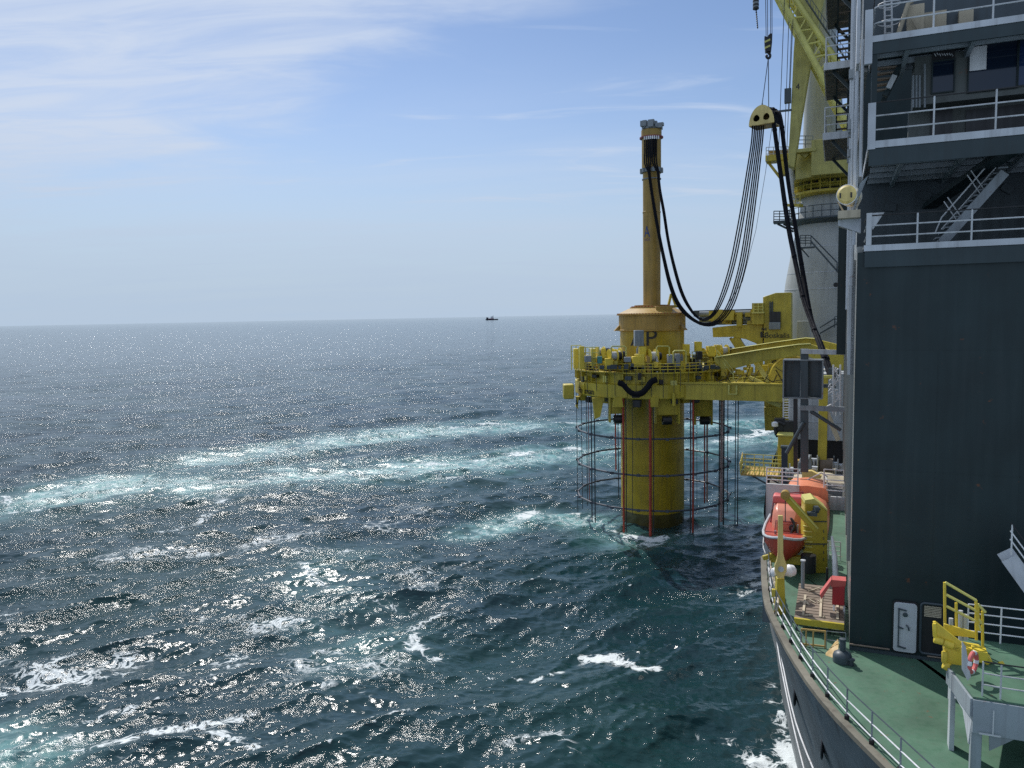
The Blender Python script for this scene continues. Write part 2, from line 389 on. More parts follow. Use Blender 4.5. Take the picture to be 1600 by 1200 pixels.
    line([(1140, 930), (1195, 915), (1205, 940)], 1.5, .75, Fm)
    line([(1245, 1195), (1225, 1130), (1212, 1080)], 1.5, .85, Fm); line([(1235, 1160), (1150, 1160), (1080, 1150)], 1.0, .62, Fm)
    line([(1180, 1185), (1240, 1240)], 2, .75, Fm)
    line([(0, 1080), (120, 1060), (230, 1040), (330, 1050)], 1.2, .62, Fm)
    line([(0, 1200), (60, 1140), (200, 1110)], 1.1, .66, Fm); line([(60, 1200), (160, 1160), (260, 1140), (420, 1120)], 1.3, .68, Fm)
    line([(130, 1230), (230, 1160), (350, 1150), (400, 1170)], 1.2, .66, Fm)
    line([(480, 1080), (560, 1070), (640, 1120)], 1.0, .45, Fm); line([(760, 1180), (860, 1150), (920, 1190)], 1.0, .5, Fm)
    crest = np.clip((J-.30)/.4, 0, 1)*np.clip(1.2-r[:, None]/400, 0, 1)
    foam = np.maximum(foam, crest*.66)
    # loose scatter of foam strands drifting over the nearer water
    sc = np.zeros_like(foam)
    for q_ in range(7):
        k = rng.normal(0, .16, 2); sc += np.cos(k[0]*X*.7+k[1]*Y*1.6+rng.uniform(0, 6.28))*np.cos(k[1]*X*.5-k[0]*Y+rng.uniform(0, 6.28))
    left = np.clip((20-X)/35, 0, 1)*np.clip((260-r[:, None])/150, 0, 1)*np.clip(1.25-(r[:, None]-40)/170, .3, 1)
    foam = np.maximum(foam, np.clip(sc*.30+.18, 0, .56)*left)
    big = dz.copy()
    verts = np.stack([X+dx, Y+dy, dz], -1).reshape(-1, 3).astype(np.float32)
    i = np.arange(nr-1)[:, None]*na+np.arange(na-1)[None, :]
    quads = np.stack([i, i+1, i+na+1, i+na], -1).reshape(-1, 4).astype(np.int32)
    me = bpy.data.meshes.new('sea'); me.vertices.add(len(verts)); me.vertices.foreach_set('co', verts.ravel())
    nq = len(quads); me.loops.add(nq*4); me.loops.foreach_set('vertex_index', quads.ravel())
    me.polygons.add(nq); me.polygons.foreach_set('loop_start', np.arange(0, nq*4, 4, dtype=np.int32))
    me.polygons.foreach_set('loop_total', np.full(nq, 4, np.int32)); me.polygons.foreach_set('use_smooth', np.ones(nq, bool))
    me.update(calc_edges=True)
    for nme, arr in (('foam', foam), ('turq', turq), ('fine', np.repeat(np.sqrt(lost/tot)[:, None], na, 1))):
        at = me.attributes.new(nme, 'FLOAT', 'POINT'); at.data.foreach_set('value', np.ascontiguousarray(arr, np.float32).ravel())
    m = bpy.data.materials.new('sea_water'); m.use_nodes = True; nt = m.node_tree; nt.nodes.clear(); lk = nt.links.new
    out = nn(nt, 'ShaderNodeOutputMaterial'); geo = nn(nt, 'ShaderNodeNewGeometry')
    af = nn(nt, 'ShaderNodeAttribute', attribute_name='foam'); at = nn(nt, 'ShaderNodeAttribute', attribute_name='turq')
    def noise(sc, det, rough=.55, dist=0., rot=0, st=(1, 1, 1)):
        mp = nn(nt, 'ShaderNodeMapping'); mp.inputs['Rotation'].default_value = (0, 0, R_(rot)); mp.inputs['Scale'].default_value = st
        lk(geo.outputs['Position'], mp.inputs[0])
        n = nn(nt, 'ShaderNodeTexNoise'); n.inputs['Scale'].default_value = sc; n.inputs['Detail'].default_value = det
        n.inputs['Roughness'].default_value = rough; n.inputs['Distortion'].default_value = dist; lk(mp.outputs[0], n.inputs['Vector']); return n.outputs[0]
    def mth(op, a, b=None, c=None, clamp=False):
        n = nn(nt, 'ShaderNodeMath', operation=op, use_clamp=clamp)
        for i, x in enumerate((a, b, c)):
            if x is None: continue
            if isinstance(x, (int, float)): n.inputs[i].default_value = x
            else: lk(x, n.inputs[i])
        return n.outputs[0]
    def sm(x, a, b, c=0, d=1):
        n = nn(nt, 'ShaderNodeMapRange', interpolation_type='SMOOTHSTEP'); lk(x, n.inputs[0])
        for i, y in enumerate((a, b, c, d)):
            if isinstance(y, (int, float)): n.inputs[i+1].default_value = y
            else: lk(y, n.inputs[i+1])
        return n.outputs[0]
    def mix(f, a, b):
        n = nn(nt, 'ShaderNodeMix', data_type='RGBA')
        lk(f, n.inputs[0])
        for i, x in ((6, a), (7, b)):
            if isinstance(x, tuple): n.inputs[i].default_value = (*x, 1)
            else: lk(x, n.inputs[i])
        return n.outputs[2]
    # lacy foam: ridged noise for veins, ordinary noise for clots
    n_a = noise(.55, 8, .62, .9); n_b = noise(1.5, 9, .66, .5); n_c = noise(3.2, 8, .65, 1.2, st=(1, 1, .4))
    ridge = mth('SUBTRACT', 1.0, mth('ABSOLUTE', mth('MULTIPLY_ADD', n_a, 4.0, -2.0)))
    ridge2 = mth('SUBTRACT', 1.0, mth('ABSOLUTE', mth('MULTIPLY_ADD', n_c, 4.0, -2.0)))
    lace = mth('MAXIMUM', mth('MULTIPLY', ridge, .95), mth('MULTIPLY_ADD', ridge2, .45, mth('MULTIPLY', n_b, .55)))
    afb = mth('MULTIPLY', af.outputs['Fac'], sm(noise(.16, 3), .36, .62, .55, 1.08))
    thr = mth('SUBTRACT', 1.22, mth('MULTIPLY', afb, .82))
    foam_m = sm(lace, thr, mth('ADD', thr, .2))
    foam_m = mth('MULTIPLY', foam_m, sm(af.outputs['Fac'], .12, .34))
    tq = mth('MULTIPLY', at.outputs['Fac'], mth('MULTIPLY', sm(n_a, .3, .7, .45, 1.2), sm(noise(.065, 4, .6, .8), .36, .60, .35, 1.12)), clamp=True)
    vein = mth('MULTIPLY', sm(ridge, .84, 1.0), sm(tq, .3, .8), clamp=True)
    foam_m = mth('MAXIMUM', foam_m, mth('MULTIPLY', vein, .6))
    deepn = noise(.03, 3)
    deep = mix(sm(deepn, .35, .65), (.007, .030, .039), (.006, .035, .036))
    water_c = mix(mth('MULTIPLY', tq, .95, clamp=True), deep, (.15, .335, .325))
    # ripples
    b1 = nn(nt, 'ShaderNodeBump'); b1.inputs['Strength'].default_value = 1.0; b1.inputs['Distance'].default_value = .15
    bsm = nn(nt, 'ShaderNodeMath', operation='MULTIPLY'); lk(sm(noise(.085, 3, .6, .4, 28, (1, 2.2, 1)),  .36, .66, .35, 1.1), bsm.inputs[0]); afi = nn(nt, 'ShaderNodeAttribute', attribute_name='fine'); lk(mth('MULTIPLY_ADD', afi.outputs['Fac'], 1.5, .9), bsm.inputs[1]); lk(mth('MULTIPLY', bsm.outputs[0], .15), b1.inputs['Distance'])
    rip = noise(1.1, 5, .55, .3, 28, (1, 1.9, 1)); rip2 = noise(4.2, 4, .6, .4, 40, (1, 1.6, 1))
    rip0 = noise(.22, 3, .6, .3, 28, (1, 1.7, 1))
    lk(mth('MULTIPLY_ADD', rip0, 3.2, mth('MULTIPLY_ADD', rip2, .16, rip)), b1.inputs['Height'])
    wat = nn(nt, 'ShaderNodeBsdfPrincipled'); lk(water_c, wat.inputs['Base Color']); wat.inputs['Roughness'].default_value = .07
    wat.inputs['IOR'].default_value = 1.333; lk(b1.outputs[0], wat.inputs['Normal'])
    lk(mth('MULTIPLY_ADD', tq, .2, .085), wat.inputs['Roughness'])
    b2 = nn(nt, 'ShaderNodeBump'); b2.inputs['Strength'].default_value = .7; b2.inputs['Distance'].default_value = .12; lk(mth('ADD', n_b, n_c), b2.inputs['Height'])
    fo = nn(nt, 'ShaderNodeBsdfPrincipled'); fo.inputs['Base Color'].default_value = (.66, .71, .71, 1); fo.inputs['Roughness'].default_value = .85; lk(b2.outputs[0], fo.inputs['Normal'])
    ms = nn(nt, 'ShaderNodeMixShader'); lk(foam_m, ms.inputs[0]); lk(wat.outputs[0], ms.inputs[1]); lk(fo.outputs[0], ms.inputs[2]); lk(ms.outputs[0], out.inputs[0])
    me.materials.append(m)
    o = bpy.data.objects.new('sea', me); col.objects.link(o)
    tag(o, 'choppy blue green sea with white foam streaks and turquoise wakes', 'sea', None, 'structure')
sea()
# ---------------------------------------------------------------- pile, hammer, gripper
PC = V((19.2, 104.8, 0)); PR = 4.30
def ZP(v, y=104.8): return PY(1019, v, y).z
def pc(r, a, z): return PC+V((r*math.cos(a), r*math.sin(a), z))     # a = -90 deg faces the camera
def angx(u, r, front=True, v=650):
    """bearing on a circle of radius r seen at column u, on its near or far half"""
    d = ray(u, v); d2 = V((d.x, d.y)).normalized(); o = V((-PC.x, -PC.y)); b = o.dot(d2); c = o.dot(o)-r*r; D = b*b-c
    D = math.sqrt(max(0, D)); t = -b-D if front else -b+D
    p = d2*t+o; return math.atan2(p.y, p.x)
F90 = -math.pi/2
pile = thing('foundation_pile', PC, 'thick yellow steel pile standing upright in the sea', 'pile')
MB().lathe([(PR, -4), (PR, ZP(514))], PC, 96).build('shaft', 'pile_yellow', pile)
MB().lathe([(PR+.006, -1.5), (PR+.006, .9), (PR+.004, 1.15)], PC, 96).build('wet_band', 'wet_steel', pile)
m = MB()
for i, z in enumerate((5.6, 10.7, 15.2)): m.lathe([(PR+.001, z), (PR+.012, z+.03), (PR+.012, z+.09), (PR+.001, z+.12)], PC, 96)
m.build('weld_seam', 'pile_yellow', pile)
aA = angx(986, PR+.02, True, 535)
m = MB(); wrap_text(m, 'AP', 3.0, PC, PR+.02, angx(985.5, PR, True, 535), ZP(538), 1.05); m.build('lettering', 'black', pile); m = MB(); wrap_text(m, '01', 3.0, PC, PR+.02, angx(986.5, PR, True, 535), ZP(575), 1.05)
m.build('lettering', 'black', pile)

ham = thing('pile_hammer', PC+V((0, 0, ZP(514))), 'tall slim yellow hammer on a wide sleeve capping the pile', 'pile hammer')
px = .0873
prof = [(PR+.02, ZP(517)), (53*px, ZP(516)), (53*px, ZP(514.5)), (51.2*px, ZP(514)), (51.2*px, ZP(492.5)), (54.6*px, ZP(492)), (54.6*px, ZP(490.6)),
        (53.2*px, ZP(490.4)), (53.4*px, ZP(489.4)), (50.5*px, ZP(488.6)), (36*px, ZP(481.8)), (34*px, ZP(481.4)), (34*px, ZP(479.6)), (27*px, ZP(479.3)), (27*px, ZP(476.6)), (16*px, ZP(476.2))]
MB().lathe(prof, PC, 80).build('sleeve', 'amber', ham, angle=25)
m = MB()
for a in np.linspace(0, 2*math.pi, 36, endpoint=False): m.cyl(pc(30.5*px, a, ZP(479.7)), pc(30.5*px, a, ZP(478.2)), .11, n=6)
for a in np.linspace(0, 2*math.pi, 72, endpoint=False): m.cyl(pc(53.3*px, a, ZP(490.9)), pc(53.3*px, a, ZP(489)), .06, n=6)
m.build('bolt_circle', 'rope_red', ham)
MB().lathe([(13.4*px, ZP(477)), (13.4*px, ZP(333)), (13.9*px, ZP(332.6)), (13.9*px, ZP(331)), (13.2*px, ZP(330.6)), (13.2*px, ZP(268)), (14.6*px, ZP(262)), (14.6*px, ZP(215)), (15.4*px, ZP(214)), (15.4*px, ZP(204)), (12*px, ZP(202))], PC, 40).build('barrel', 'amber', ham, angle=25)
m = MB()
for z0, z1, rr in ((ZP(269.5), ZP(264.5), 15.5), (ZP(281), ZP(279.4), 14.6)):
    m.lathe([(rr*px-.25, z0), (rr*px, z0), (rr*px, z1), (rr*px-.25, z1)], PC, 40)
for a in np.linspace(0, 2*math.pi, 12, endpoint=False): m.box(pc(15.6*px, a, ZP(267)), (.35, .35, .55), V((-math.sin(a), math.cos(a), 0)), V((math.cos(a), math.sin(a), 0)))
m.build('hose_clamp', 'grey_mid', ham)
m = MB()                                                   # grey hydraulic head
m.lathe([(11*px, ZP(204)), (14.5*px, ZP(203)), (14.8*px, ZP(200)), (12*px, ZP(197.5)), (5*px, ZP(196.5))], PC, 24)
rg = random.Random(3)
for k in range(34):
    a = rg.uniform(0, 6.28); rr = rg.uniform(.3, 1.45); m.box(pc(rr, a, ZP(198)+rg.uniform(-.3, .5)), (rg.uniform(.3, .8), rg.uniform(.3, .7), rg.uniform(.3, .7)))
for a in (-2.6, -1.2, -.4, .8, 2.2):
    m.lathe([(.28, -.22), (.32, -.2), (.32, .2), (.28, .22)], pc(1.2, a, ZP(199.5)), 12, axis=(math.cos(a), math.sin(a), .2))
m.cyl(pc(1.05, -2.75, ZP(200)), pc(1.15, -2.75, ZP(193.5)), .12, n=8); m.bar(pc(1.4, -2.85, ZP(194.5)), pc(.5, -2.2, ZP(195)), .25)
m.build('hydraulic_head', 'grey_mid', ham)
m = MB(); m.lathe([(1.48, ZP(217)), (1.56, ZP(216.5)), (1.56, ZP(214.5)), (1.4, ZP(214))], PC, 32); m.build('manifold_ring', 'ship_red', ham)
m = MB(); CO = []
for i in range(8):
    a = angx(1007+i*3.15, 1.55, True, 225); CO.append(a); m.cyl(pc(1.52, a, ZP(216)), pc(1.52, a, ZP(221)), .10, n=8)
m.each('hose_connector', 'white', ham)
m = MB(); a = angx(1018, 1.5, True, 235)                    # dark slot plate behind the hoses
for k in range(6):
    a0 = angx(1010+k*3, 1.3, True, 230); m.box(pc(1.30, a0, ZP(234)), (.2, .06, 2.4), V((-math.sin(a0), math.cos(a0), 0)), V((math.cos(a0), math.sin(a0), 0)))
m.each('slot_plate', 'black', ham)
m = MB(); m.box(pc(3.2, angx(1037, 3.3, True, 485), ZP(484.5)), (2.2, 1.2, .95), V((1, 0, 0)), V((0, 1, 0))); m.build('valve_box', 'amber', ham, bevel=.05)
m = MB(); q = pc(2.6, .35, ZP(477))
m.bar(q, q+V((.35, 0, 1.5)), .45, .3); m.bar(q+V((.95, 0, 0)), q+V((.45, 0, 1.5)), .3, .3); m.bar(q+V((.3, 0, 1.45)), q+V((.75, 0, 1.3)), .4, .3); m.box(q+V((.5, 0, -.2)), (1.6, .7, .35), V((1, 0, 0)), V((0, 1, 0)))
m.build('lifting_lug', 'yellow', ham)
m = MB()
for u, s_ in ((966.5, -1), (1066, 1)):
    a = angx(u, 4.55, True, 514); X = V((-math.sin(a), math.cos(a), 0)); Y = V((math.cos(a), math.sin(a), 0)); q = pc(4.5, a, ZP(516))
    m.prism([q-X*.35, q-X*.35+Y*.7, q-X*.35+ZV*.75], X*.7)
m.each('guide_wedge', 'amber', ham)
m = MB(); Lr = 13.45*px                                      # blue maker's mark, a tall letter with a small line under it
wrap_text(m, 'A', 2.1, PC, Lr, -math.pi+.42, ZP(371.2), .66); m.build('blue_emblem', 'blue_mark', ham)
m = MB(); wrap_text(m, 'NCA', .5, PC, Lr, -math.pi+.45, ZP(377), .85); m.build('emblem_line', 'purple_mark', ham)

# ---- hoses from the hammer over the saddle
SAD = PY(1192, 186, 98.0)
A_ = [(1012.5, 268), (1018.5, 310), (1026, 355), (1035, 400), (1045.5, 445), (1059, 478), (1080, 499), (1104, 509), (1125, 503), (1143, 481), (1156, 445), (1167, 400), (1176, 340), (1183.5, 280), (1190, 222), (1192, 196)]
B_ = [(1029.6, 268), (1032, 295), (1038.6, 331), (1045.5, 376), (1056, 421), (1068, 460), (1083, 487), (1097, 499), (1114, 489), (1129, 455), (1142, 410), (1151, 366), (1159.5, 319), (1167, 272), (1174.5, 224), (1176.6, 196)]
def rs(pts, n=40):
    L = [0]; 
    for a, b in zip(pts[:-1], pts[1:]): L.append(L[-1]+math.dist(a, b))
    xs = np.linspace(0, L[-1], n); return np.interp(xs, L, [p[0] for p in pts]), np.interp(xs, L, [p[1] for p in pts])
sA = spline([(a, b, 0) for a, b in A_], 6); sB = spline([(a, b, 0) for a, b in B_], 6)
ax_, ay_ = rs([(p.x, p.y) for p in sA]); bx_, by_ = rs([(p.x, p.y) for p in sB])
HL = ['leftmost black hose hanging from the hammer head', 'second black hose from the left at the hammer head', 'third black hose from the left at the hammer head', 'fourth black hose from the left at the hammer head',
      'fifth black hose from the left at the hammer head', 'sixth black hose from the left at the hammer head', 'rightmost black hose hanging from the hammer head in the shallowest loop']
for i in range(7):
    sl_ = (1.0, .94, .90, .83, .16, .08, 0)[i]; sr_ = (1.08, .88, .70, .52, .34, .16, -.04)[i]; pts = []
    a = CO[i]; pts += [pc(1.52, a, ZP(220)), pc(1.50, a, ZP(240)), pc(1.56, a, ZP(258))]
    for k in range(40):
        f = k/39; s_ = sl_+(sr_-sl_)*(f*f*(3-2*f)); u = bx_[k]*(1-s_)+ax_[k]*s_; v = by_[k]*(1-s_)+ay_[k]*s_
        y0 = 103.15; y = y0+(SAD.y-y0)*f+(i-3)*.12*math.sin(math.pi*f); pts.append(PY(u, v, y))
    MB().tube(spline(pts, 2), .088, 7).build('hydraulic_hose', 'rubber', None, label=HL[i], cat='hose', group='hoses looping from the hammer to the saddle', origin=pts[0])

sad = thing('hose_saddle', PY(1200, 166, 98), 'half moon hose saddle with cream plate and two holes, hanging from the crane hook', 'hose saddle')
nrm = V((-.62, -.785, 0)); ex = V((.785, -.62, 0)); c0 = PY(1190, 194.5, 97.6); RS = 1.58; HH = 2.35
def dplate(o, r, h, n=22): return [o+ex*(r*math.cos(math.pi*k/n))+ZV*(h*math.sin(math.pi*k/n)) for k in range(n+1)]
def holed(o, th):
    """D plate with two rounded triangular holes"""
    bm = bmesh.new(); rim = [bm.verts.new(p) for p in dplate(o, RS, HH)]
    es = [bm.edges.new((rim[i], rim[(i+1) % len(rim)])) for i in range(len(rim))]
    for sx in (-1, 1):
        h = [o+ex*(sx*(.62+.40*math.cos(a)*(1-.25*math.sin(a))))+ZV*(.85+.42*math.sin(a)) for a in np.linspace(0, 2*math.pi, 14, endpoint=False)]
        hv = [bm.verts.new(p) for p in h]; es += [bm.edges.new((hv[i], hv[(i+1) % len(hv)])) for i in range(len(hv))]
    bmesh.ops.triangle_fill(bm, edges=es, use_beauty=True)
    r = bmesh.ops.extrude_face_region(bm, geom=bm.faces[:]); bmesh.ops.translate(bm, vec=nrm*th, verts=[g for g in r['geom'] if isinstance(g, bmesh.types.BMVert)])
    bm.verts.index_update(); vs = [v.co.copy() for v in bm.verts]; fs = [tuple(v.index for v in f.verts) for f in bm.faces]; bm.free(); return vs, fs
m = MB(); m.add(*holed(c0, .12)); m.build('end_plate', 'cream_yellow', sad)
m = MB(); m.prism([c0-nrm*2.6+(p-c0)*.98 for p in dplate(c0, RS, HH)], nrm*.12); m.build('rear_plate', 'amber', sad)
m = MB(); pl_ = dplate(c0, RS*.9, HH*.92); m.grid([[p-nrm*.01 for p in pl_], [p-nrm*2.5 for p in pl_]]); m.build('guide_drum', 'rubber', sad)
m = MB(); m.bar(c0+ex*-1.55-nrm*1.2, c0+ex*1.5-nrm*1.2, 2.5, .14); m.build('base_bar', 'amber', sad)
m = MB()
for d in (.15, 2.4): m.lathe([(.10, -.06), (.2, 0), (.10, .06)], c0+ZV*(HH+.12)-nrm*d, 10, axis=ex)
m.each('lifting_eye', 'grey_dark', sad)
E1 = c0+ZV*(HH+.2)-nrm*.15; E2 = c0+ZV*(HH+.2)-nrm*2.4
def bundle(pxs, lab, r0, n=4, ph=0.):
    N = len(pxs); P = []
    for k, (u, v) in enumerate(pxs): f = k/(N-1); P.append(PY(u, v, 97.0+(74-97.0)*f**1.3))
    st = P[0]; over = [c0-nrm*(1.4+.8*ph)+ex*(-.2)+ZV*(HH*.95), c0-nrm*(1.4+.8*ph)+ex*.9+ZV*(HH*.80)]
    cl = spline(over+P, 6); m = MB()
    for j in range(n):
        a = 2*math.pi*j/n+ph; off = [V((math.cos(a+.05*i), 0, 0))*r0+V((0, math.sin(a+.05*i), 0))*r0 for i in range(len(cl))]
        m.tube([c+o for c, o in zip(cl, off)], r0*.85, 7)
    for f in np.linspace(.12, .95, 7):
        i = int(f*(len(cl)-2)); d = (cl[i+1]-cl[i]).normalized(); m.cyl(cl[i]-d*.15, cl[i]+d*.15, r0*1.95, n=10)
    m.build('hose_bundle', 'rubber', None, label=lab, cat='hose', group='thick hose bundles from the saddle down to the ship', origin=st)
bundle([(1209, 192), (1221, 280), (1232, 355), (1245, 420), (1256, 470), (1270, 510), (1282, 542), (1299, 592)], 'left one of two thick black hose bundles running down from the saddle', .15)
bundle([(1220, 188), (1231, 280), (1244, 362), (1256, 435), (1266, 492), (1276, 522), (1286, 545), (1303, 592)], 'right one of two thick black hose bundles running down from the saddle', .15, 4, 1.)
m = MB(); m.tube([PY(1207, 192, 97), PY(1196, 270, 99), PY(1181, 360, 101), PY(1160, 440, 102), PY(1136, 477, 103)], .03, 5); m.build('tag_line', 'wire', None, label='thin slack tag line trailing from the hose saddle', cat='rope', origin=PY(1207, 192, 97))

# ---- pile gripper: ring, deck, rollers, winches
grip = thing('pile_gripper', PC+V((0, 0, 17.2)), 'big yellow ring shaped pile gripper with railings, winches and hydraulic gear', 'pile gripper')
Z0, Z1 = 17.35, 20.7; RO, RI = 10.55, 5.0
prof = [(RI, Z0+.35), (RI+.4, Z0), (RO-.15, Z0), (RO, Z0+.12), (RO, Z0+1.75), (RO-.55, Z0+1.9), (RO-.55, Z1-.18), (RO+.15, Z1-.14), (RO+.15, Z1), (RI, Z1), (RI, Z0+.35)]
MB().lathe(prof, PC, 28).build('ring_girder', 'yellow', grip, angle=10)
m = MB()                                                   # stiffeners and plates round the outside
for k in range(28):
    a = 2*math.pi*(k+.5)/28; X = V((-math.sin(a), math.cos(a), 0)); Y = V((math.cos(a), math.sin(a), 0))
    m.box(pc(RO-.28, a, (Z0+1.9+Z1)/2), (.10, .55, Z1-Z0-2.1), X, Y)
    if k % 3 == 0: m.box(pc(RO+.03, a+.06, Z0+.95), (.5, .1, 1.4), X, Y)
m.each('stiffener', 'yellow', grip)
rg = random.Random(5)
m = MB(); n = MB()
foot = [pc(RO+.05, a, Z1) for a in np.linspace(0, 2*math.pi, 37)]
rail(m, foot, 1.1, .045, .05, 3, 1.2, pb=n)
m.build('hand_rails', 'yellow_bright', grip); n.each('rail_post', 'yellow', grip)
m = MB(); foot = [pc(RI+.5, a, Z1) for a in np.linspace(0, 2*math.pi, 25)]; rail(m, foot, 1.1, .04, .045, 2, 1.3); m.build('inner_railing', 'yellow', grip)
# high fence panel at the left end, catwalk frames
m = MB()
for (u0, u1, v0, v1, y) in ((893, 908, 540, 578, 103), (905, 936, 543, 576, 97.5)):
    a = PY(u0, v1, y); b = PY(u1, v1, y-1.5); h = PY(u0, v0, y).z-a.z; rail(m, [a, b], h, .06, .07, 4, .8)
for (u0, u1, v0, v1, y) in ((955, 978, 541, 556, 95.5), (1026, 1046, 541, 556, 95.0), (1052, 1072, 548, 570, 95)):
    m.tube([PY(u0, v1, y), PY(u0, v0+2, y), PY(u0+2, v0, y), PY(u1-2, v0, y), PY(u1, v0+2, y), PY(u1, v1, y)], .09, 6)
m.each('guard_frame', 'lime_rail', grip)
# upper equipment
def bxs(name, lst, mat, par=grip, y=95.2, bev=.04, lab=None):
    for (u0, v0, u1, v1, yy, d) in lst:
        yy = yy or y; a = PY(u0, v1, yy); b = PY(u1, v0, yy); c = (a+b)/2+V((0, d/2, 0))
        MB().box(c, (abs(b.x-a.x), d, abs(b.z-a.z)), V((1, 0, 0)), V((0, 1, 0))).build(name, mat, par, bevel=bev, label=lab)
bxs('control_cabinet', [(992, 516, 1006, 541, 96.2, 1.0)], 'grey_mid', lab='tall pale grey control cabinet in front of the pile lettering')
bxs('control_cabinet', [(976, 558, 986, 566, 0, .8), (914, 556, 924, 566, 95.5, .8), (1044, 554, 1054, 574, 95, .9), (1056, 553, 1063, 573, 95, .8)], 'grey_mid')
bxs('pump_box', [(934, 557, 941, 568, 95.6, .9)], 'teal', lab='small teal pump box on the gripper deck')
bxs('hydraulic_unit', [(989, 557, 1005, 574, 95.2, 1.2), (999, 542, 1010, 556, 95.6, .9), (1088, 534, 1097, 550, 97, 1.2), (1107, 541, 1118, 557, 97, 1.4), (1119, 539, 1126, 557, 98, 1.2), (1070, 538, 1078, 556, 97.5, 1.2), (897, 545, 904, 576, 99, 1.3), (924, 545, 931, 572, 96.5, 1.0), (940, 544, 946, 560, 97, .8), (946, 560, 958, 578, 95.2, .8), (906, 541, 913, 577, 96.8, .5)], 'yellow_bright')
bxs('dark_motor', [(1089, 549, 1098, 562, 95.2, .9), (984, 572, 1004, 579, 95, .6), (1018, 573, 1029, 580, 95, .6), (1035, 574, 1062, 582, 95, .6)], 'black', bev=.08)
bxs('valve_block', [(937+i*9.7+rg.uniform(-2, 2), 568+rg.uniform(0, 4), 942+i*9.7+rg.uniform(-1, 3), 577, 95.0, .4) for i in range(20)], 'grey_dark', bev=.03)
def winch(u, v, y, r=.85, w=.95, ax=(1, .25, 0)):
    c = PY(u, v, y); ax = V(ax).normalized(); m = MB()
    m.lathe([(r*.62, -w/2), (r*.62, w/2)], c, 20, axis=ax); d = m.build('winch_drum', 'offwhite', grip)
    m = MB()
    for s_ in (-1, 1): m.lathe([(.1, s_*w/2-.05), (r, s_*w/2-.05), (r, s_*w/2+.05), (.1, s_*w/2+.05)], c, 22, axis=ax)
    m.build('drum_flange', 'yellow_bright', d)
    m = MB(); m.lathe([(.45, w/2+.06), (.5, w/2+.1), (.5, w/2+.65), (.3, w/2+.7)], c, 14, axis=ax); m.build('winch_motor', 'black', d)
    m = MB(); m.box(c-ZV*.85, (1.5, .8, .5)); m.build('winch_base', 'yellow', d, bevel=.03)
winch(957, 556, 96); winch(963, 555, 97, .9); winch(1019, 557, 95.8, .95); winch(938, 550, 98, .7); winch(1104, 552, 99, .7); winch(1130, 548, 101, .8)
m = MB()                                                   # pipework and cables over the deck and on the girder face
for k in range(46):
    a = rg.uniform(math.pi*1.02, math.pi*1.93); z = Z1+rg.uniform(.1, .9); rr = RO-rg.uniform(.3, 1.6)
    m.tube([pc(rr, a, z), pc(rr, a+rg.uniform(.03, .18), z+rg.uniform(-.3, .4)), pc(rr+rg.uniform(-.4, .4), a+.2, Z1+.1)], rg.uniform(.03, .07), 5)
for k in range(16):
    a = angx(905+k*14.5+rg.uniform(-4, 4), RO+.02, True, 600); m.tube([pc(RO+.2, a, Z1+.3), pc(RO+.05, a, Z1-.4), pc(RO+.03, a, Z0+rg.uniform(-.1, 1.2))], .03, 5)
m.build('pipework', 'grey_dark', grip)
m = MB()
for k in range(40):
    a = rg.uniform(math.pi*1.02, math.pi*1.95); s_ = rg.uniform(.15, .5); m.box(pc(RO-rg.uniform(.2, 2.2), a, Z1+rg.uniform(.2, 1.3)), (s_, s_*rg.uniform(.6, 1.6), s_*rg.uniform(.5, 2)))
m.each('pipe_fitting', 'yellow_bright', grip)
m = MB()
for k in range(30):
    a = rg.uniform(math.pi*1.0, math.pi*1.95); s_ = rg.uniform(.12, .4); m.box(pc(RO-rg.uniform(-.1, 2.2), a, Z1+rg.uniform(-.5, 1.2)), (s_, s_, s_*rg.uniform(.5, 2)))
m.each('small_valve', 'grey_dark', grip)
for du in (0, 3.2):                                        # slack black hose loop on the front of the ring
    m = MB(); m.tube(spline([PY(u+du*.3, v+du*.6, 93.6) for u, v in ((966, 597), (973, 600), (980, 608), (988, 614), (996, 615), (1004, 612), (1012, 603), (1018, 595), (1026, 592))], 4), .30, 8); m.build('hose_loop', 'rubber', grip)
bxs('hose_saddle_block', [(988, 612, 1000, 622, 93.4, .5), (997, 583, 1002, 594, 93.9, .4)], 'black')
m = MB(); wrap_text(m, 'Huisman', 1.15, PC, RO+.03, angx(904, RO+.03, True, 615), Z0+.32, 1.0); m.build('lettering', 'black', grip)
bxs('end_buffer', [(881, 601, 897, 624, 101, 2.2)], 'yellow', bev=.15)
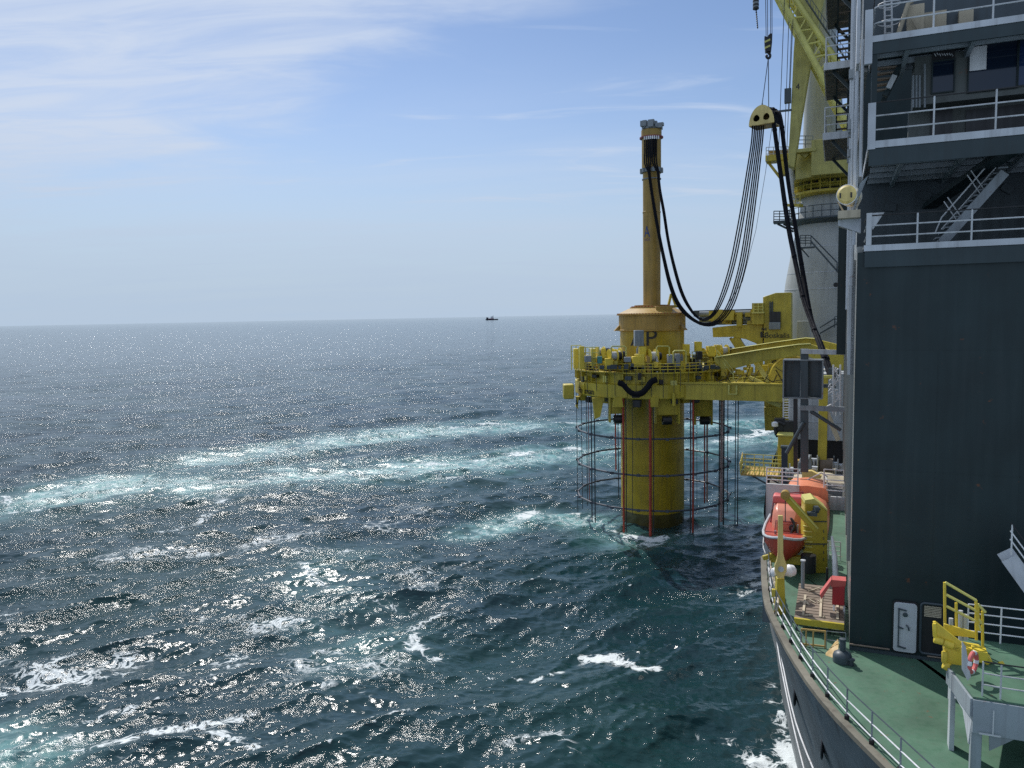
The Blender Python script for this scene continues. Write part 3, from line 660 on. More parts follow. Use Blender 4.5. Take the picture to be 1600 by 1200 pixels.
# denser machinery round the deck, and lugs and boxes on the outer face
rgq = random.Random(21)
mats_ = ['yellow', 'yellow_bright', 'yellow', 'amber', 'grey_dark', 'yellow', 'black', 'grey_mid']
for k in range(44):
    a = math.pi*(1.0+.98*(k+rgq.uniform(.1, .9))/44); rr = rgq.uniform(7.2, 10.0); w_, d_, h_ = rgq.uniform(.4, 1.3), rgq.uniform(.4, .9), rgq.uniform(.6, 2.3)
    X = V((-math.sin(a), math.cos(a), 0)); Y = V((math.cos(a), math.sin(a), 0))
    MB().box(pc(rr, a, Z1+h_/2), (w_, d_, h_), X, Y).build('deck_unit', mats_[k % 8], grip, bevel=.05)
for k in range(16):
    a = math.pi*(1.03+.92*(k+.5)/16)+rgq.uniform(-.05, .05); h_ = rgq.uniform(1.6, 2.9); r_ = rgq.uniform(.12, .28); rr = rgq.uniform(6.5, 9.8)
    m = MB(); m.cyl(pc(rr, a, Z1), pc(rr, a, Z1+h_), r_, n=12); m.cyl(pc(rr, a, Z1+h_), pc(rr, a, Z1+h_+.25), r_*.5, n=10); m.build('hydraulic_ram', ('yellow_bright', 'grey_mid', 'yellow', 'offwhite')[k % 4], grip)
for k in range(18):
    a = math.pi*(1.02+.95*(k+.5)/18)+rgq.uniform(-.04, .04); X = V((-math.sin(a), math.cos(a), 0)); Y = V((math.cos(a), math.sin(a), 0)); w_ = rgq.uniform(.3, .9)
    MB().box(pc(RO-.35, a, Z0+rgq.uniform(1.9, 2.9)), (w_, rgq.uniform(.5, .9), rgq.uniform(.35, 1.0)), X, Y).build('face_box', ('yellow', 'grey_dark', 'yellow', 'black', 'lime_rail')[k % 5], grip, bevel=.03)
for k in range(14):
    a = math.pi*(1.02+.95*(k+.5)/14)+rgq.uniform(-.06, .06); X = V((-math.sin(a), math.cos(a), 0)); Y = V((math.cos(a), math.sin(a), 0))
    MB().box(pc(RO-rgq.uniform(.6, 3), a, Z0-rgq.uniform(.1, .6)), (rgq.uniform(.4, 1.4), rgq.uniform(.5, 1.2), rgq.uniform(.5, 1.3)), X, Y).build('underside_box', ('yellow', 'black', 'yellow', 'grey_dark')[k % 4], grip, bevel=.03)
m = MB(); rail(m, [pc(RO-1.9, a, Z1+1.6) for a in np.linspace(math.pi*1.02, math.pi*1.30, 7)], 1.1, .05, .05, 2, 1.0); rail(m, [pc(RO-1.2, a, Z1+1.2) for a in np.linspace(math.pi*1.62, math.pi*1.9, 7)], 1.2, .05, .05, 3, 1.0)
m.build('upper_railing', 'lime_rail', grip)
# roller brackets under the ring
def rollers(u0, u1, v1, ru, rv, y, dark=True):
    a = PY(u0, v1, y); b = PY(u1, v1, y); zt = Z0+.1
    m = MB(); m.box((a+b)/2+V((0, .6, (zt-a.z)/2+.6)), (abs(b.x-a.x), 1.2, (zt-a.z)-1.0), V((1, 0, 0)), V((0, 1, 0)))
    for s_ in (a, b): m.box(s_+V((0, .5, (zt-a.z)/2)), (.22, 1.4, zt-a.z), V((1, 0, 0)), V((0, 1, 0)))
    o = m.build('roller_bracket', 'yellow', grip, bevel=.04)
    if ru: m = MB(); c = PY(ru, rv, y-.1); m.lathe([(.3, -.62), (.55, -.55), (.55, .55), (.3, .62)], c, 18, axis=(1, 0, 0)); m.build('roller', 'black', o)
rollers(953, 975, 660, 966, 655, 97); rollers(1025, 1061, 662, 1042, 657, 95.5); rollers(1086, 1112, 664, 1101, 657, 98.5)
m = MB()
for (u0, v0, u1, v1, y) in ((926, 622, 944, 655, 97), (900, 620, 906, 640, 102)):
    a = PY(u0, v0, y); b = PY(u1, v0, y); c = PY(u0+4, v1, y); d = PY(u1-6, v1-4, y); m.prism([a, b, d, c], V((0, 1.2, 0)))
m.prism([PY(1016, 620, 94.3), PY(1030, 620, 94.3), PY(1028, 636, 94.3), PY(1017, 636, 94.3)], V((0, .7, 0))); m.prism([PY(960, 622, 95), PY(972, 622, 95), (PY(974, 636, 95)), PY(958, 636, 95)], V((0, .7, 0)))
m.tube([PY(1053, 614, 94), PY(1053, 634, 94)], .22, 10)
m.each('underside_bracket', 'yellow', grip)
# arms holding the ring to the ship
m = MB(); lN, lF = 96.3, 112.0
for l_ in (lN, lF):
    m.slab(l_-.9, l_+.9, -21.0, -4.2, 17.3, 19.25); m.slab(l_-1.1, l_+1.1, -21.0, -4.2, 19.27, 19.45)
m.each('lower_beam', 'yellow', grip)
def bent(l_, dv):
    top = [(1116, 559), (1190, 547), (1247, 539), (1266, 538), (1332, 557)]; bot = [(1332, 590), (1262, 556), (1247, 556), (1190, 565), (1150, 575), (1128, 577), (1116, 565)]
    if dv: top = [(1140, 546.5), (1210, 535.5), (1258, 529), (1275, 530), (1332, 544)]; bot = [(1332, 575), (1270, 548), (1210, 553), (1150, 562), (1138, 556)]
    P = [PL(u, v, l_) for u, v in top+bot]; mm = MB(); mm.prism(P, LV*1.2); return mm
bent(95.2, 0).build('bent_arm', 'yellow', grip, bevel=.06); bent(104, -1).build('bent_arm', 'yellow', grip, bevel=.06)
m = MB()
for l_, pts in ((94.9, [(1117, 559), (1190, 547), (1247, 539), (1266, 538)]), (103.7, [(1140, 546.5), (1210, 535.5), (1258, 529), (1275, 530)])):
    P = [PL(u, v, l_)+ZV*.05 for u, v in pts]
    for a, b in zip(P[:-1], P[1:]): m.bar(a+LV*.6, b+LV*.6, 1.9, .07)
m.each('arm_flange', 'lime_rail', grip)
m = MB()                                                    # knee braces and walkway near the ship
for a, b in (((1166, 612), (1220, 634)), ((1170, 590), (1222, 612)), ((1180, 566), (1203, 598)), ((1222, 590), (1196, 604))): m.bar(PL(*a, 97.3), PL(*b, 97.3), .5, .5)
m.box(PL(1192, 600, 98), (9, 1.6, .18)); m.each('knee_brace', 'lime_rail', grip)
m = MB(); rail(m, [PL(1140, 604, 97.5), PL(1220, 602, 97.5)], 1.1, .05, .05, 3, 1.4); rail(m, [PL(1120, 561, 95.4), PL(1146, 593, 95.0)], 1.1, .05, .05, 2, 1.6)
m.build('walkway_railing', 'lime_rail', grip)
m = MB(); m.tube([PL(1139, 602, 95), PL(1139, 616, 95), PL(1151, 616, 95), PL(1151, 602, 95)], .12, 6); m.build('ladder_hoop', 'lime_rail', grip)
m = MB(); c = PL(1238, 590, 97); m.lathe([(.2, -.3), (2.5, -.3), (2.65, -.15), (2.5, 0), (2.65, .15), (2.5, .3), (.2, .3)], c, 40, axis=-LV)
m.build('sheave', 'yellow_bright', grip)
m = MB()
for k in range(8): a = k*math.pi/4+.2; m.bar(c-LV*.36+TV*(.4*math.cos(a))+ZV*(.4*math.sin(a)), c-LV*.36+TV*(2.4*math.cos(a))+ZV*(2.4*math.sin(a)), .09, .05)
m.each('sheave_spoke', 'rope_dark', grip)
m = MB(); rg2 = random.Random(8)
for k in range(60):
    a = PL(1112+rg2.uniform(0, 100), rg2.uniform(566, 598), 99+rg2.uniform(0, 6)); s_ = rg2.uniform(.2, .9); m.box(a, (s_, s_, s_*rg2.uniform(.5, 2)))
m.each('linkage', 'yellow', grip)
m = MB()
for k in range(8): m.tube([PL(1100+k*16, 590+rg2.uniform(-14, 8), 96.6), PL(1112+k*16, 602+rg2.uniform(-6, 8), 96.6), PL(1130+k*14, 585+rg2.uniform(-16, 8), 96.6)], .05, 5)
m.each('cable', 'rope_dark', grip)

# ---- noise screen hanging round the pile
ns = thing('noise_screen_frame', PC+V((0, 0, 3)), 'open cage of three steel hoops and hanging ropes round the pile', 'hoop cage')
RN = 10.35
for z in (12.35, 7.75, 3.25):
    m = MB(); m.tube([pc(RN, 2*math.pi*(k+.5)/18, z+.05*math.sin(5*k+z)) for k in range(18)], .125, 7, closed=True)
    for k in range(18): m.box(pc(RN, 2*math.pi*(k+.5)/18, z), (.38, .38, .3))
    m.build('hoop', 'ring_steel', ns)
ropes = [(901, 1, 'rope_dark', .045, 800), (909, 0, 'rope_dark', .045, 795), (917, 0, 'rope_dark', .05, 790), (920, 0, 'rope_red', .05, 785), (924, 1, 'rope_dark', .075, 816), (929, 1, 'rope_dark', .075, 817),
         (962, 0, 'rope_red', .11, 735), (966, 0, 'rope_dark', .07, 778), (974, 1, 'rope_red', .13, 832), (978, 1, 'rope_dark', .07, 832), (988, 1, 'rope_dark', .04, 805), (1016, 1, 'rope_red', .17, 838), (1021, 1, 'rope_dark', .06, 836),
         (1079, 1, 'rope_dark', .09, 834), (1083, 1, 'rope_red', .12, 833), (1089, 0, 'rope_dark', .035, 800), (1101, 0, 'rope_red', .10, 786), (1105, 0, 'rope_pale', .13, 785), (1124, 1, 'rope_dark', .085, 823), (1127.5, 1, 'rope_pale', .18, 815), (1131, 1, 'rope_dark', .10, 828), (1137, 1, 'rope_dark', .06, 800)]
for i, (u, fr, mt, r_, vb) in enumerate(ropes):
    a = angx(u, RN, bool(fr), 690); p = pc(RN, a, 0); zb = PY(u, vb, p.y).z
    m = MB(); m.tube([pc(RN, a, Z0+.3), pc(RN, a+.002, 10), pc(RN, a-.002, max(zb, -1.5))], r_, 7)
    if r_ > .1:
        for z in np.arange(max(zb, -.5)+.3, Z0, .62): m.lathe([(r_*.9, -.06), (r_*1.3, 0), (r_*.9, .06)], pc(RN, a, z), 8)
    m.build('hanging_rope', mt, ns)
for u, r_ in ((1149.5, .06), (1153.5, .07)):
    q = PY(u, 640, 97); MB().tube([V((q.x, q.y, 17.5)), V((q.x, q.y, PY(u, 822, 97).z))], r_, 6).build('mooring_wire', 'rope_dark', None, label='%s of two dark wires hanging from the gripper arm into the sea' % ('left one' if u < 1151 else 'right one'), cat='wire', group='wires hanging from the gripper arm', origin=V((q.x, q.y, 17.4)))
# ---------------------------------------------------------------- the big crane on the ship
LC = 130.0; CC = PL(1297, 400, LC); CC = V((CC.x, CC.y, 0))
def CP(u, v, dl=0): return PL(u, v, LC+dl)
def CZ(v): return CP(1297, v).z
pxc = (CP(1298, 400)-CP(1297, 400)).length
def CR(u): return (1297-u)*pxc
crane = thing('pedestal_crane', CC+V((0, 0, 22)), 'huge crane with pale grey conical pedestal and yellow slewing house behind the deckhouse', 'crane')
MB().lathe([(CR(1219), CZ(560)), (CR(1221), CZ(522)), (CR(1223), CZ(470)), (CR(1226.5), CZ(440)), (CR(1236), CZ(388)), (CR(1246), CZ(342)), (CR(1248), CZ(327)), (CR(1250), CZ(305))], CC, 64).build('pedestal', 'pedestal_grey', crane, angle=20)
m = MB()
for v, u in ((452, 1225), (427, 1229), (388, 1236)): r = CR(u); m.lathe([(r-.02, CZ(v)-.07), (r+.05, CZ(v)-.05), (r+.05, CZ(v)+.05), (r-.02, CZ(v)+.07)], CC, 64)
m.each('weld_seam', 'grey_light', crane)
# ring gallery half way up, with the landing sticking out to the left
m = MB(); r = CR(1243); m.lathe([(r, CZ(352)), (r+1.5, CZ(346)), (r+1.5, CZ(344)), (r, CZ(344))], CC, 48); a = CP(1209, 350); b = CP(1240, 344)
m.box((a+b)/2, ((b-a).length, 2.2, .35)); m.bar(CP(1215, 350), CP(1240, 362), .3); m.bar(CP(1224, 350), CP(1240, 358), .3); m.each('gallery', 'grey_dark', crane)
m = MB(); rail(m, [CC+V(((r+1.4)*math.cos(a), (r+1.4)*math.sin(a), CZ(344))) for a in np.linspace(0, 6.283, 33)], 1.7, .06, .07, 2, 3)
rail(m, [CP(1236, 347, -1), CP(1209, 347, -1), CP(1209, 347, 1.2), CP(1236, 347, 1.2)], 1.7, .06, .07, 4, .9); m.build('gallery_railing', 'grey_dark', crane)
m = MB()
for (u0, v0, u1, v1) in ((1267, 377, 1312, 428), (1311, 504, 1281, 521)):
    a = CP(u0, v0, -8.5); b = CP(u1, v1, -8.5); m.bar(a, b, .9, .22); 
m.each('stair_flight', 'grey_dark', crane)
m = MB(); rail(m, [CP(1250, 384, -8.6), CP(1267, 384, -8.6)], 1.5, .07, .07, 4, .8); m.tube([CP(1268, 369, -8.7), CP(1308, 410, -8.7), CP(1308, 424, -8.7)], .1, 6)
rail(m, [CP(1304, 512, -8.6), CP(1313, 511, -8.6)], 1.6, .07, .07, 4, .8); m.tube([CP(1281, 512, -8.7), CP(1305, 497, -8.7)], .1, 6); m.box(CP(1259, 387, -8), (2.4, 1.3, .2)); m.bar(CP(1252, 388, -8), CP(1264, 402, -8), .2)
m.each('stair_railing', 'grey_dark', crane)
m = MB(); m.box(CP(1256, 519, -8.5), (1.9, 1.2, 3.3)); m.build('wall_cabinet', 'pedestal_grey', crane, bevel=.05)
m = MB(); m.lathe([(.1, -.1), (.35, -.1), (.35, .1), (.1, .1)], CP(1306, 445, -7.6), 12, axis=-LV); m.build('porthole', 'black', crane)
# slewing platform: gallery ring, window band, house
r = CR(1238)
m = MB(); m.lathe([(CR(1252), CZ(309)), (r+.2, CZ(308)), (r+.5, CZ(306)), (r+.5, CZ(302.5)), (r-1.2, CZ(302))], CC, 48); m.build('slew_ring', 'yellow', crane)
m = MB(); m.lathe([(r-1.3, CZ(303)), (r-1.3, CZ(272))], CC, 48); m.build('window_band', 'black', crane)
m = MB(); n_ = MB(); g_ = MB()
for k in range(24):
    a = 2*math.pi*k/24+.1; X = V((-math.sin(a), math.cos(a), 0)); Y = V((math.cos(a), math.sin(a), 0)); c = CC+Y*(r-.1)
    m.bar(c+ZV*CZ(303), c+ZV*CZ(272), .16); w_ = CC+Y*(r-1.28)+ZV*CZ(287)
    n_.box(w_, (1.1, .1, 1.9), X, Y)
    if k % 3: g_.box(CC+Y*(r-1.25)+ZV*CZ(287)+X*.1, (.7, .2, .9), X, Y)
m.each('gallery_post', 'yellow', crane); n_.each('window_panel', 'yellow', crane); g_.each('window', 'glass', crane)
m = MB()
for z in (CZ(292), CZ(297)): m.lathe([(r-.05, z-.05), (r+.05, z), (r-.05, z+.05)], CC, 48)
m.build('gallery_rail', 'lime_rail', crane)
m = MB()                                                    # faceted machinery house
poly = [CP(u, 240, dl) for u, dl in ((1237, -3), (1244, -5.6), (1272, -7.4), (1300, -7.8), (1330, -7.2), (1346, -2), (1346, 6), (1240, 6))]
zl, zh = CP(1272, 276, -7.4).z, CP(1272, 231, -7.4).z; lo = [V((p.x, p.y, zl)) for p in poly]; m.prism(lo, V((0, 0, zh-zl))); m.build('machinery_house', 'crane_yellow', crane, bevel=.08)
m = MB(); a = CP(1303, 240, -8); zk_ = CP(1303, 217, -8).z; m.box(V((a.x, a.y, (zk_+zl)/2)), (6.0, 1.5, zk_-zl)); m.box(CP(1257, 236, -8.2), (3.2, 1.4, .5)); m.prism([CP(1249, 239, -8), CP(1266, 239, -8), CP(1258, 247, -8)], LV*1.0)
m.each('house_bracket', 'crane_yellow', crane, bevel=.05)
m = MB(); rail(m, [CP(1247, 231, -7), CP(1270, 231, -7.2), CP(1270, 231, -4)], 1.7, .06, .07, 3, 1.3); m.build('house_railing', 'grey_mid', crane)
m = MB(); a = CP(1197, 250, -4); b = CP(1238, 246, -4); m.box((a+b)/2, ((b-a).length, 2.6, .9)); m.bar(CP(1200, 253, -4), CP(1223, 283, -4), .4); m.box(CP(1229, 260, -4), (2.0, 2.2, 2.6)); m.each('side_platform', 'yellow', crane, bevel=.04)
m = MB(); rail(m, [CP(1232, 245, -5.2), CP(1197, 246, -5.2), CP(1197, 246, -2.7)], 1.5, .05, .06, 3, 1.2); m.build('platform_railing', 'grey_light', crane)
m = MB(); m.box(CP(1219, 238, -4), (3.2, 1.2, .5)); m.box(CP(1222, 241, -4), (2.2, 1.4, .4)); m.build('platform_winch', 'amber', crane)
m = MB(); m.tube([CP(1236, 262, -5), CP(1236, 300, -5), CP(1242, 318, -5), CP(1252, 320, -5)], .45, 10); m.build('hose_guide', 'offwhite', crane)
m = MB(); rail(m, [CP(1236, 320, -5), CP(1250, 320, -6.6)], 1.7, .05, .06, 3, .9); m.bar(CP(1233, 321, -5), CP(1252, 321, -6), 1.0, .4); m.build('lower_landing', 'yellow', crane)
# mast
m = MB(); b = CP(1287, 240, 1); t_ = CP(1287, 66, -3); t2 = CP(1296, -120, -3)
m.tube([b, CP(1286, 160, -1), t_, t2], [3.05, 2.7, 1.75, 1.6], 40); m.build('mast', 'pedestal_grey', crane)
# leaning box leg and lattice jib
m = MB(); P = [CP(u, v, -9) for u, v in ((1231, 258), (1241, 262), (1253, 180), (1267, 95), (1288, 0), (1305, -80), (1255, -80), (1246, 0), (1240, 80), (1236, 170))]; m.prism(P, LV*2.4)
m.build('box_leg', 'crane_yellow', crane, bevel=.08)
m = MB(); flat_text(m, '4', 1.15, CP(1243, 140, -9.05), TV, ZV); m.build('leg_number', 'black', crane)
m = MB(); m.box(CP(1231, 150, -9), (.9, .8, 2.0)); m.box(CP(1226, 173, -9.6), (2.0, .3, .25)); m.each('leg_fitting', 'grey_dark', crane)
def ext(a, b, f): return a+(b-a)*f
LJ = 118.0
c1a, c1b = PL(1220, -4, LJ), PL(1290, 130, LJ); c2a, c2b = PL(1241, -4, LJ), PL(1296, 78, LJ); off = LV*5.5
q1 = [ext(c1a, c1b, -.55), ext(c1a, c1b, 1.5)]; q2 = [ext(c2a, c2b, -.9), ext(c2a, c2b, 2.1)]
q3 = [p+off for p in q1]; q4 = [p+off for p in q2]
m = MB()
for q in (q1, q2): m.cyl(q[0], q[1], .42, n=12)
for q in (q3, q4): m.cyl(q[0], q[1], .34, n=12)
m.each('jib_chord', 'lime_rail', crane)
m = MB(); Nb = 13
for k in range(Nb):
    f, g = k/Nb, (k+.5)/Nb; h = (k+1)/Nb
    for A, B in ((q1, q2), (q1, q3), (q2, q4), (q3, q4)):
        m.cyl(ext(A[0], A[1], f), ext(B[0], B[1], g), .12, n=6); m.cyl(ext(B[0], B[1], g), ext(A[0], A[1], h), .12, n=6)
m.each('jib_lacing', 'lime_rail', crane)
m = MB(); o_ = TV*1.1-LV*.3; m.bar(q2[0]+o_, q2[1]+o_, .9, .1)
for k in range(40): f = k/40; p = ext(q2[0], q2[1], f)+o_; m.bar(p-LV*.45, p-LV*.45+ZV*1.0, .06)
m.bar(q2[0]+o_-LV*.45+ZV, q2[1]+o_-LV*.45+ZV, .07); m.build('jib_walkway', 'grey_dark', crane)
m = MB()
for (a, b) in (((1226, -10), (1216, 250)), ((1234, -10), (1225, 248)), ((1237, 40), (1229, 246)), ((1239, 30), (1233, 170))): m.cyl(PL(*a, LJ-1), CP(*b, -4.4), .05, n=5)
m.each('hoist_rope', 'wire', crane)
# hooks
hk = thing('crane_hook_block', PY(1200, 66, 97), 'striped yellow and black crane hook block holding the hose saddle', 'hook block')
m = MB(); P = [PY(u, v, 97) for u, v in ((1194.5, 56), (1199, 57), (1203, 52), (1207, 52), (1206.5, 66), (1205, 80), (1196, 80), (1194.8, 68))]; m.prism(P, V((.25, .9, 0))); m.build('cheek_plate', 'black', hk, bevel=.03)
m = MB()
for v in (63, 72.5): m.prism([PY(u, vv, 96.97) for u, vv in ((1194.9, v+1), (1203.5, v-3), (1203.5, v), (1195.2, v+4))], V((0, .1, 0)))
m.each('warning_stripe', 'lime_rail', hk)
m = MB(); hkp = [(1201, 80), (1201, 83), (1203.4, 86), (1202.5, 90), (1200, 91), (1197.6, 88.5), (1198.4, 86)]; m.tube(spline([PY(u, v, 97.4) for u, v in hkp], 4), .16, 8); m.build('hook', 'black', hk)
m = MB()
for a, b in ((1196, 1197), (1199, 1199.5), (1204.5, 1204), (1206.5, 1206.3)): m.cyl(PY(a-.5, -60, 97.4), PY(b, 56, 97.4), .045, n=5)
m.each('fall_rope', 'wire', hk)
m = MB()
for e in (E1, E2): m.cyl(PY(1200.5, 90.5, 97.4), e, .05, n=6)
m.build('lifting_sling', 'wire', None, label='two legged wire sling between the hook and the hose saddle', cat='sling', origin=PY(1200.5, 90.5, 97.4))
hk2 = thing('whip_hook', PY(1181, 5, 97), 'small striped hook with short chain hanging at the top edge', 'crane hook')
m = MB(); m.lathe([(.3, PY(1181, 14, 97).z), (.35, PY(1181, 10, 97).z), (.35, PY(1181, -12, 97).z), (.15, PY(1181, -16, 97).z)], V((PY(1181, 5, 97).x, 97, 0)), 14); m.build('ball_weight', 'grey_mid', hk2)
m = MB()
for v in (2, 8, 13): c = PY(1181, v, 97); m.lathe([(.34, -.12), (.365, -.1), (.365, .1), (.34, .12)], c, 14)
m.each('dark_band', 'black', hk2)
m = MB()
for k in range(9): c = PY(1181.5+k*.28, 16+k*3.3, 97); m.lathe([(.04, -.14), (.11, 0), (.04, .14)], c, 6)
m.tube([PY(1181.5, 14, 97), PY(1184, 45, 97)], .04, 5); m.build('chain', 'black', hk2)
m = MB(); m.cyl(PY(1180.5, -60, 97), PY(1181, -14, 97), .045, n=5); m.build('hoist_rope', 'wire', hk2)

# ---------------------------------------------------------------- yellow handling crane beside the pedestal
LK = 115.0
def KP(u, v, dl=0): return PL(u, v, LK+dl)
kc = thing('handling_crane', KP(1207, 672), 'yellow knuckle boom crane with black lettering left of the grey pedestal', 'crane')
m = MB(); P = [KP(u, v) for u, v in ((1192, 464), (1212, 457.5), (1236, 457), (1236, 545), (1194, 545))]; m.prism(P, LV*4); m.build('king_post', 'yellow', kc, bevel=.08)
m = MB(); P = [KP(u, v) for u, v in ((1195, 546), (1240, 546), (1240, 635), (1194, 635))]; m.prism(P, LV*4); m.build('lower_post', 'yellow', kc)
m = MB(); P = [KP(u, v, -.3) for u, v in ((1193.5, 636), (1240, 636), (1240, 673), (1195, 673))]; m.prism(P, LV*4.4); m.build('post_base', 'yellow', kc, bevel=.1)
m = MB(); top = [(1113, 512), (1140, 509), (1191.9, 505.5)]; bot = [(1191.9, 544), (1180, 536), (1165, 530), (1146, 526.5), (1114, 527)]; m.prism([KP(u, v, .3) for u, v in top+bot], LV*2.6); m.build('main_boom', 'yellow', kc, bevel=.06)
m = MB()
for v, r_ in ((489, .42), (497.5, .38), (503, .3)): m.cyl(KP(1093, v+2, 1.2), KP(1192, v, 1.2), r_, n=12)
m.each('boom_cylinder', 'grey_mid', kc)
m = MB(); m.bar(KP(1085, 490, 2.2), KP(1192, 487, 2.2), 1.5, .9); m.build('jib_section', 'grey_dark', kc)
m = MB(); rg3 = random.Random(4)
for k in range(16): u = 1112+rg3.uniform(0, 76); m.box(KP(u, rg3.uniform(487, 508), .6), (rg3.uniform(.4, 1.5), .8, rg3.uniform(.4, 1.1)))
m.box(KP(1156, 499, .3), (.7, 1.6, 2.0)); m.box(KP(1185, 490, .3), (1.6, 2, 3.0)); m.box(KP(1128, 493, .3), (3.5, 1.5, 1.4))
m.each('boom_fitting', 'yellow', kc)
m = MB(); m.bar(KP(1147, 527, 1), KP(1166, 556, 1), 1.3, 1.1, LV); m.bar(KP(1141, 528, 1), KP(1158, 552, 1), .35); m.each('luffing_cylinder', 'yellow', kc)
m = MB(); m.box(KP(1185, 488.5, -.4), (1.7, 1.6, .2)); rail(m, [KP(1192, 488, -.8), KP(1178, 488, -.8), KP(1178, 488, 1)], 1.25, .06, .07, 3, .7); m.build('access_platform', 'lime_rail', kc)
m = MB(); m.box(KP(1211, 500, -.1), (1.5, .5, 2.3)); m.build('cab_opening', 'black', kc); m = MB(); m.box(KP(1210.5, 509, -.3), (1.5, 1.0, 1.0)); m.build('cab_box', 'grey_mid', kc, bevel=.04)
m = MB()
for u in (1203, 1207): m.bar(KP(u, 471, -.15), KP(u, 488 if u > 1204 else 501, -.15), .14)
for v in np.arange(473, 488, 2.2): m.bar(KP(1203, v, -.15), KP(1207, v, -.15), .1)
m.build('ladder', 'grey_dark', kc)
m = MB(); flat_text(m, 'Boskalis', 1.05, KP(1194.5, 528, -.06), TV, ZV); m.build('lettering', 'black', kc)
m = MB(); o = KP(1188, 527.5, -.06); s_ = .105
for poly in (((0, 0), (3, 0), (3, 8), (0, 8)), ((3.4, 4), (9, 8), (9, 6)), ((3.4, 3.6), (9, 0), (5.5, 0)), ((1, 10), (8, 10), (8, 11), (1, 11)), ((1, 11.6), (2.4, 13.5), (4.5, 11.8), (6.6, 13.5), (8, 11.6))):
    m.prism([o+TV*(x*s_)+ZV*(y*s_) for x, y in poly], -LV*.03)
m.build('company_emblem', 'black', kc)
m = MB(); flat_text(m, 'S', 1.9, KP(1205, 577, -.06), TV, ZV); m.build('post_mark', 'black', kc)
# ---------------------------------------------------------------- vessel far out on the horizon
p = PZ(768, 500.0, 0); fv = thing('distant_ship', p, 'tiny dark offshore vessel far away on the horizon', 'ship')
sc = p.y/1200; X = V((1, 0, 0)); Y = V((0, 1, 0)); w_ = 9*sc*.5
m = MB(); m.loft([[p+X*(x*sc)+Y*(yy*w_)+ZV*z*sc for yy, z in ((-1*b, 1.6), (-.8*b, -.4), (.8*b, -.4), (1*b, 1.6))] for x, b in ((-9, .8), (-7, 1), (4, 1), (8, .5), (10.3, .06))]); m.build('hull', 'navy', fv)
m = MB(); m.box(p+X*(-1*sc)+ZV*(1.9*sc), (9*sc, 2*w_, .9*sc), X, Y); m.build('cargo_rail', 'ship_red', fv)
m = MB(); m.box(p+X*(-6.5*sc)+ZV*(2.7*sc), (3*sc, 1.7*w_, 2.8*sc), X, Y); m.build('aft_house', 'navy', fv)
m = MB(); m.box(p+X*(1.0*sc)+ZV*(3.2*sc), (4.5*sc, 1.7*w_, 2.0*sc), X, Y); m.box(p+X*(.5*sc)+ZV*(4.9*sc), (3*sc, 1.5*w_, 1.3*sc), X, Y); m.build('bridge', 'white', fv)
m = MB(); m.cyl(p+X*(2.4*sc)+ZV*(4*sc), p+X*(2.6*sc)+ZV*(7*sc), .35*sc); m.build('mast', 'navy', fv)
# ---------------------------------------------------------------- hull and decks
DZ = 14.0; CT = 16.0
deck_edge = [(9.2, 16), (9.7, 13.5), (11.2, 11), (13.3, 8.9), (16.5, 6.5), (20.5, 4.0), (25.2, 1.44), (25.9, 1.06), (26.9, .53), (28.2, -.12), (30.05, -.86), (32.3, -1.61), (34.8, -2.31), (37.3, -2.94), (40.5, -3.36), (44, -3.7), (50, -4.25), (58, -4.9), (75, -6.05), (100, -6.9), (200, -7.2)]
water_edge = [(15, 16), (15.4, 14), (17, 11.4), (19.5, 9.2), (23, 6.4), (27, 4.2), (31, 2.5), (36, .8), (40, -.3), (44, -1.1), (48.2, -1.86), (52.3, -2.54), (56.5, -3.2), (61.5, -3.84), (65.3, -4.35), (70.6, -5.33), (75.6, -6.14), (100, -6.95), (200, -7.25)]
def resamp(pts, n):
    sp = spline([V((a, b, 0)) for a, b in pts], 6); L = [0]
    for a, b in zip(sp[:-1], sp[1:]): L.append(L[-1]+(b-a).length)
    xs = np.linspace(0, 1, n)**1.6*L[-1]; return list(zip(np.interp(xs, L, [p.x for p in sp]), np.interp(xs, L, [p.y for p in sp])))
NE = 110; dE = resamp(deck_edge, NE); wE = resamp(water_edge, NE)
def hull_pt(i, z, side=1, off=0):
    f = min(1, max(-.15, z/DZ)); g = .55*f+.45*f*f
    l = wE[i][0]+(dE[i][0]-wE[i][0])*g; t = wE[i][1]+(dE[i][1]-wE[i][1])*g-off
    return S(l, t if side > 0 else 2*CT-t, z)
def ztop(i): return DZ if dE[i][0] < 45 else 10.2
hull = thing('ship_hull', S(40, 0, 0), 'dark grey flared ship hull with thin white rubbing strips above the water', 'ship hull')
m = MB(); n_ = MB(); ZL = 6.8
for sd_ in (1, -1): m.grid([[hull_pt(i, ZL+(ztop(i)-ZL)*k/12, sd_) for i in range(NE)] for k in range(13)]); n_.grid([[hull_pt(i, -2+(ZL+2)*k/6, sd_) for i in range(NE)] for k in range(7)])
m.build('plating', 'hull_grey', hull, angle=40); n_.build('lower_plating', 'hull_reflect', hull, angle=40)  # lower plating carries the painted reflection
for zz in (3.8, 6.8):
    m = MB(); m.tube([hull_pt(i, zz, 1, .04) for i in range(6, NE)], .04, 6); m.build('rubbing_strip', 'white', hull)
m = MB(); ii = [i for i in range(NE) if dE[i][0] < 45]
m.grid([[S(dE[i][0]+.0, dE[i][1]+o, z) for i in ii] for o, z in ((-.04, DZ-.12), (-.04, DZ+.055), (.27, DZ+.055), (.27, DZ-.02))]); m.build('waterway_bar', 'deck_edge', hull)
m = MB()
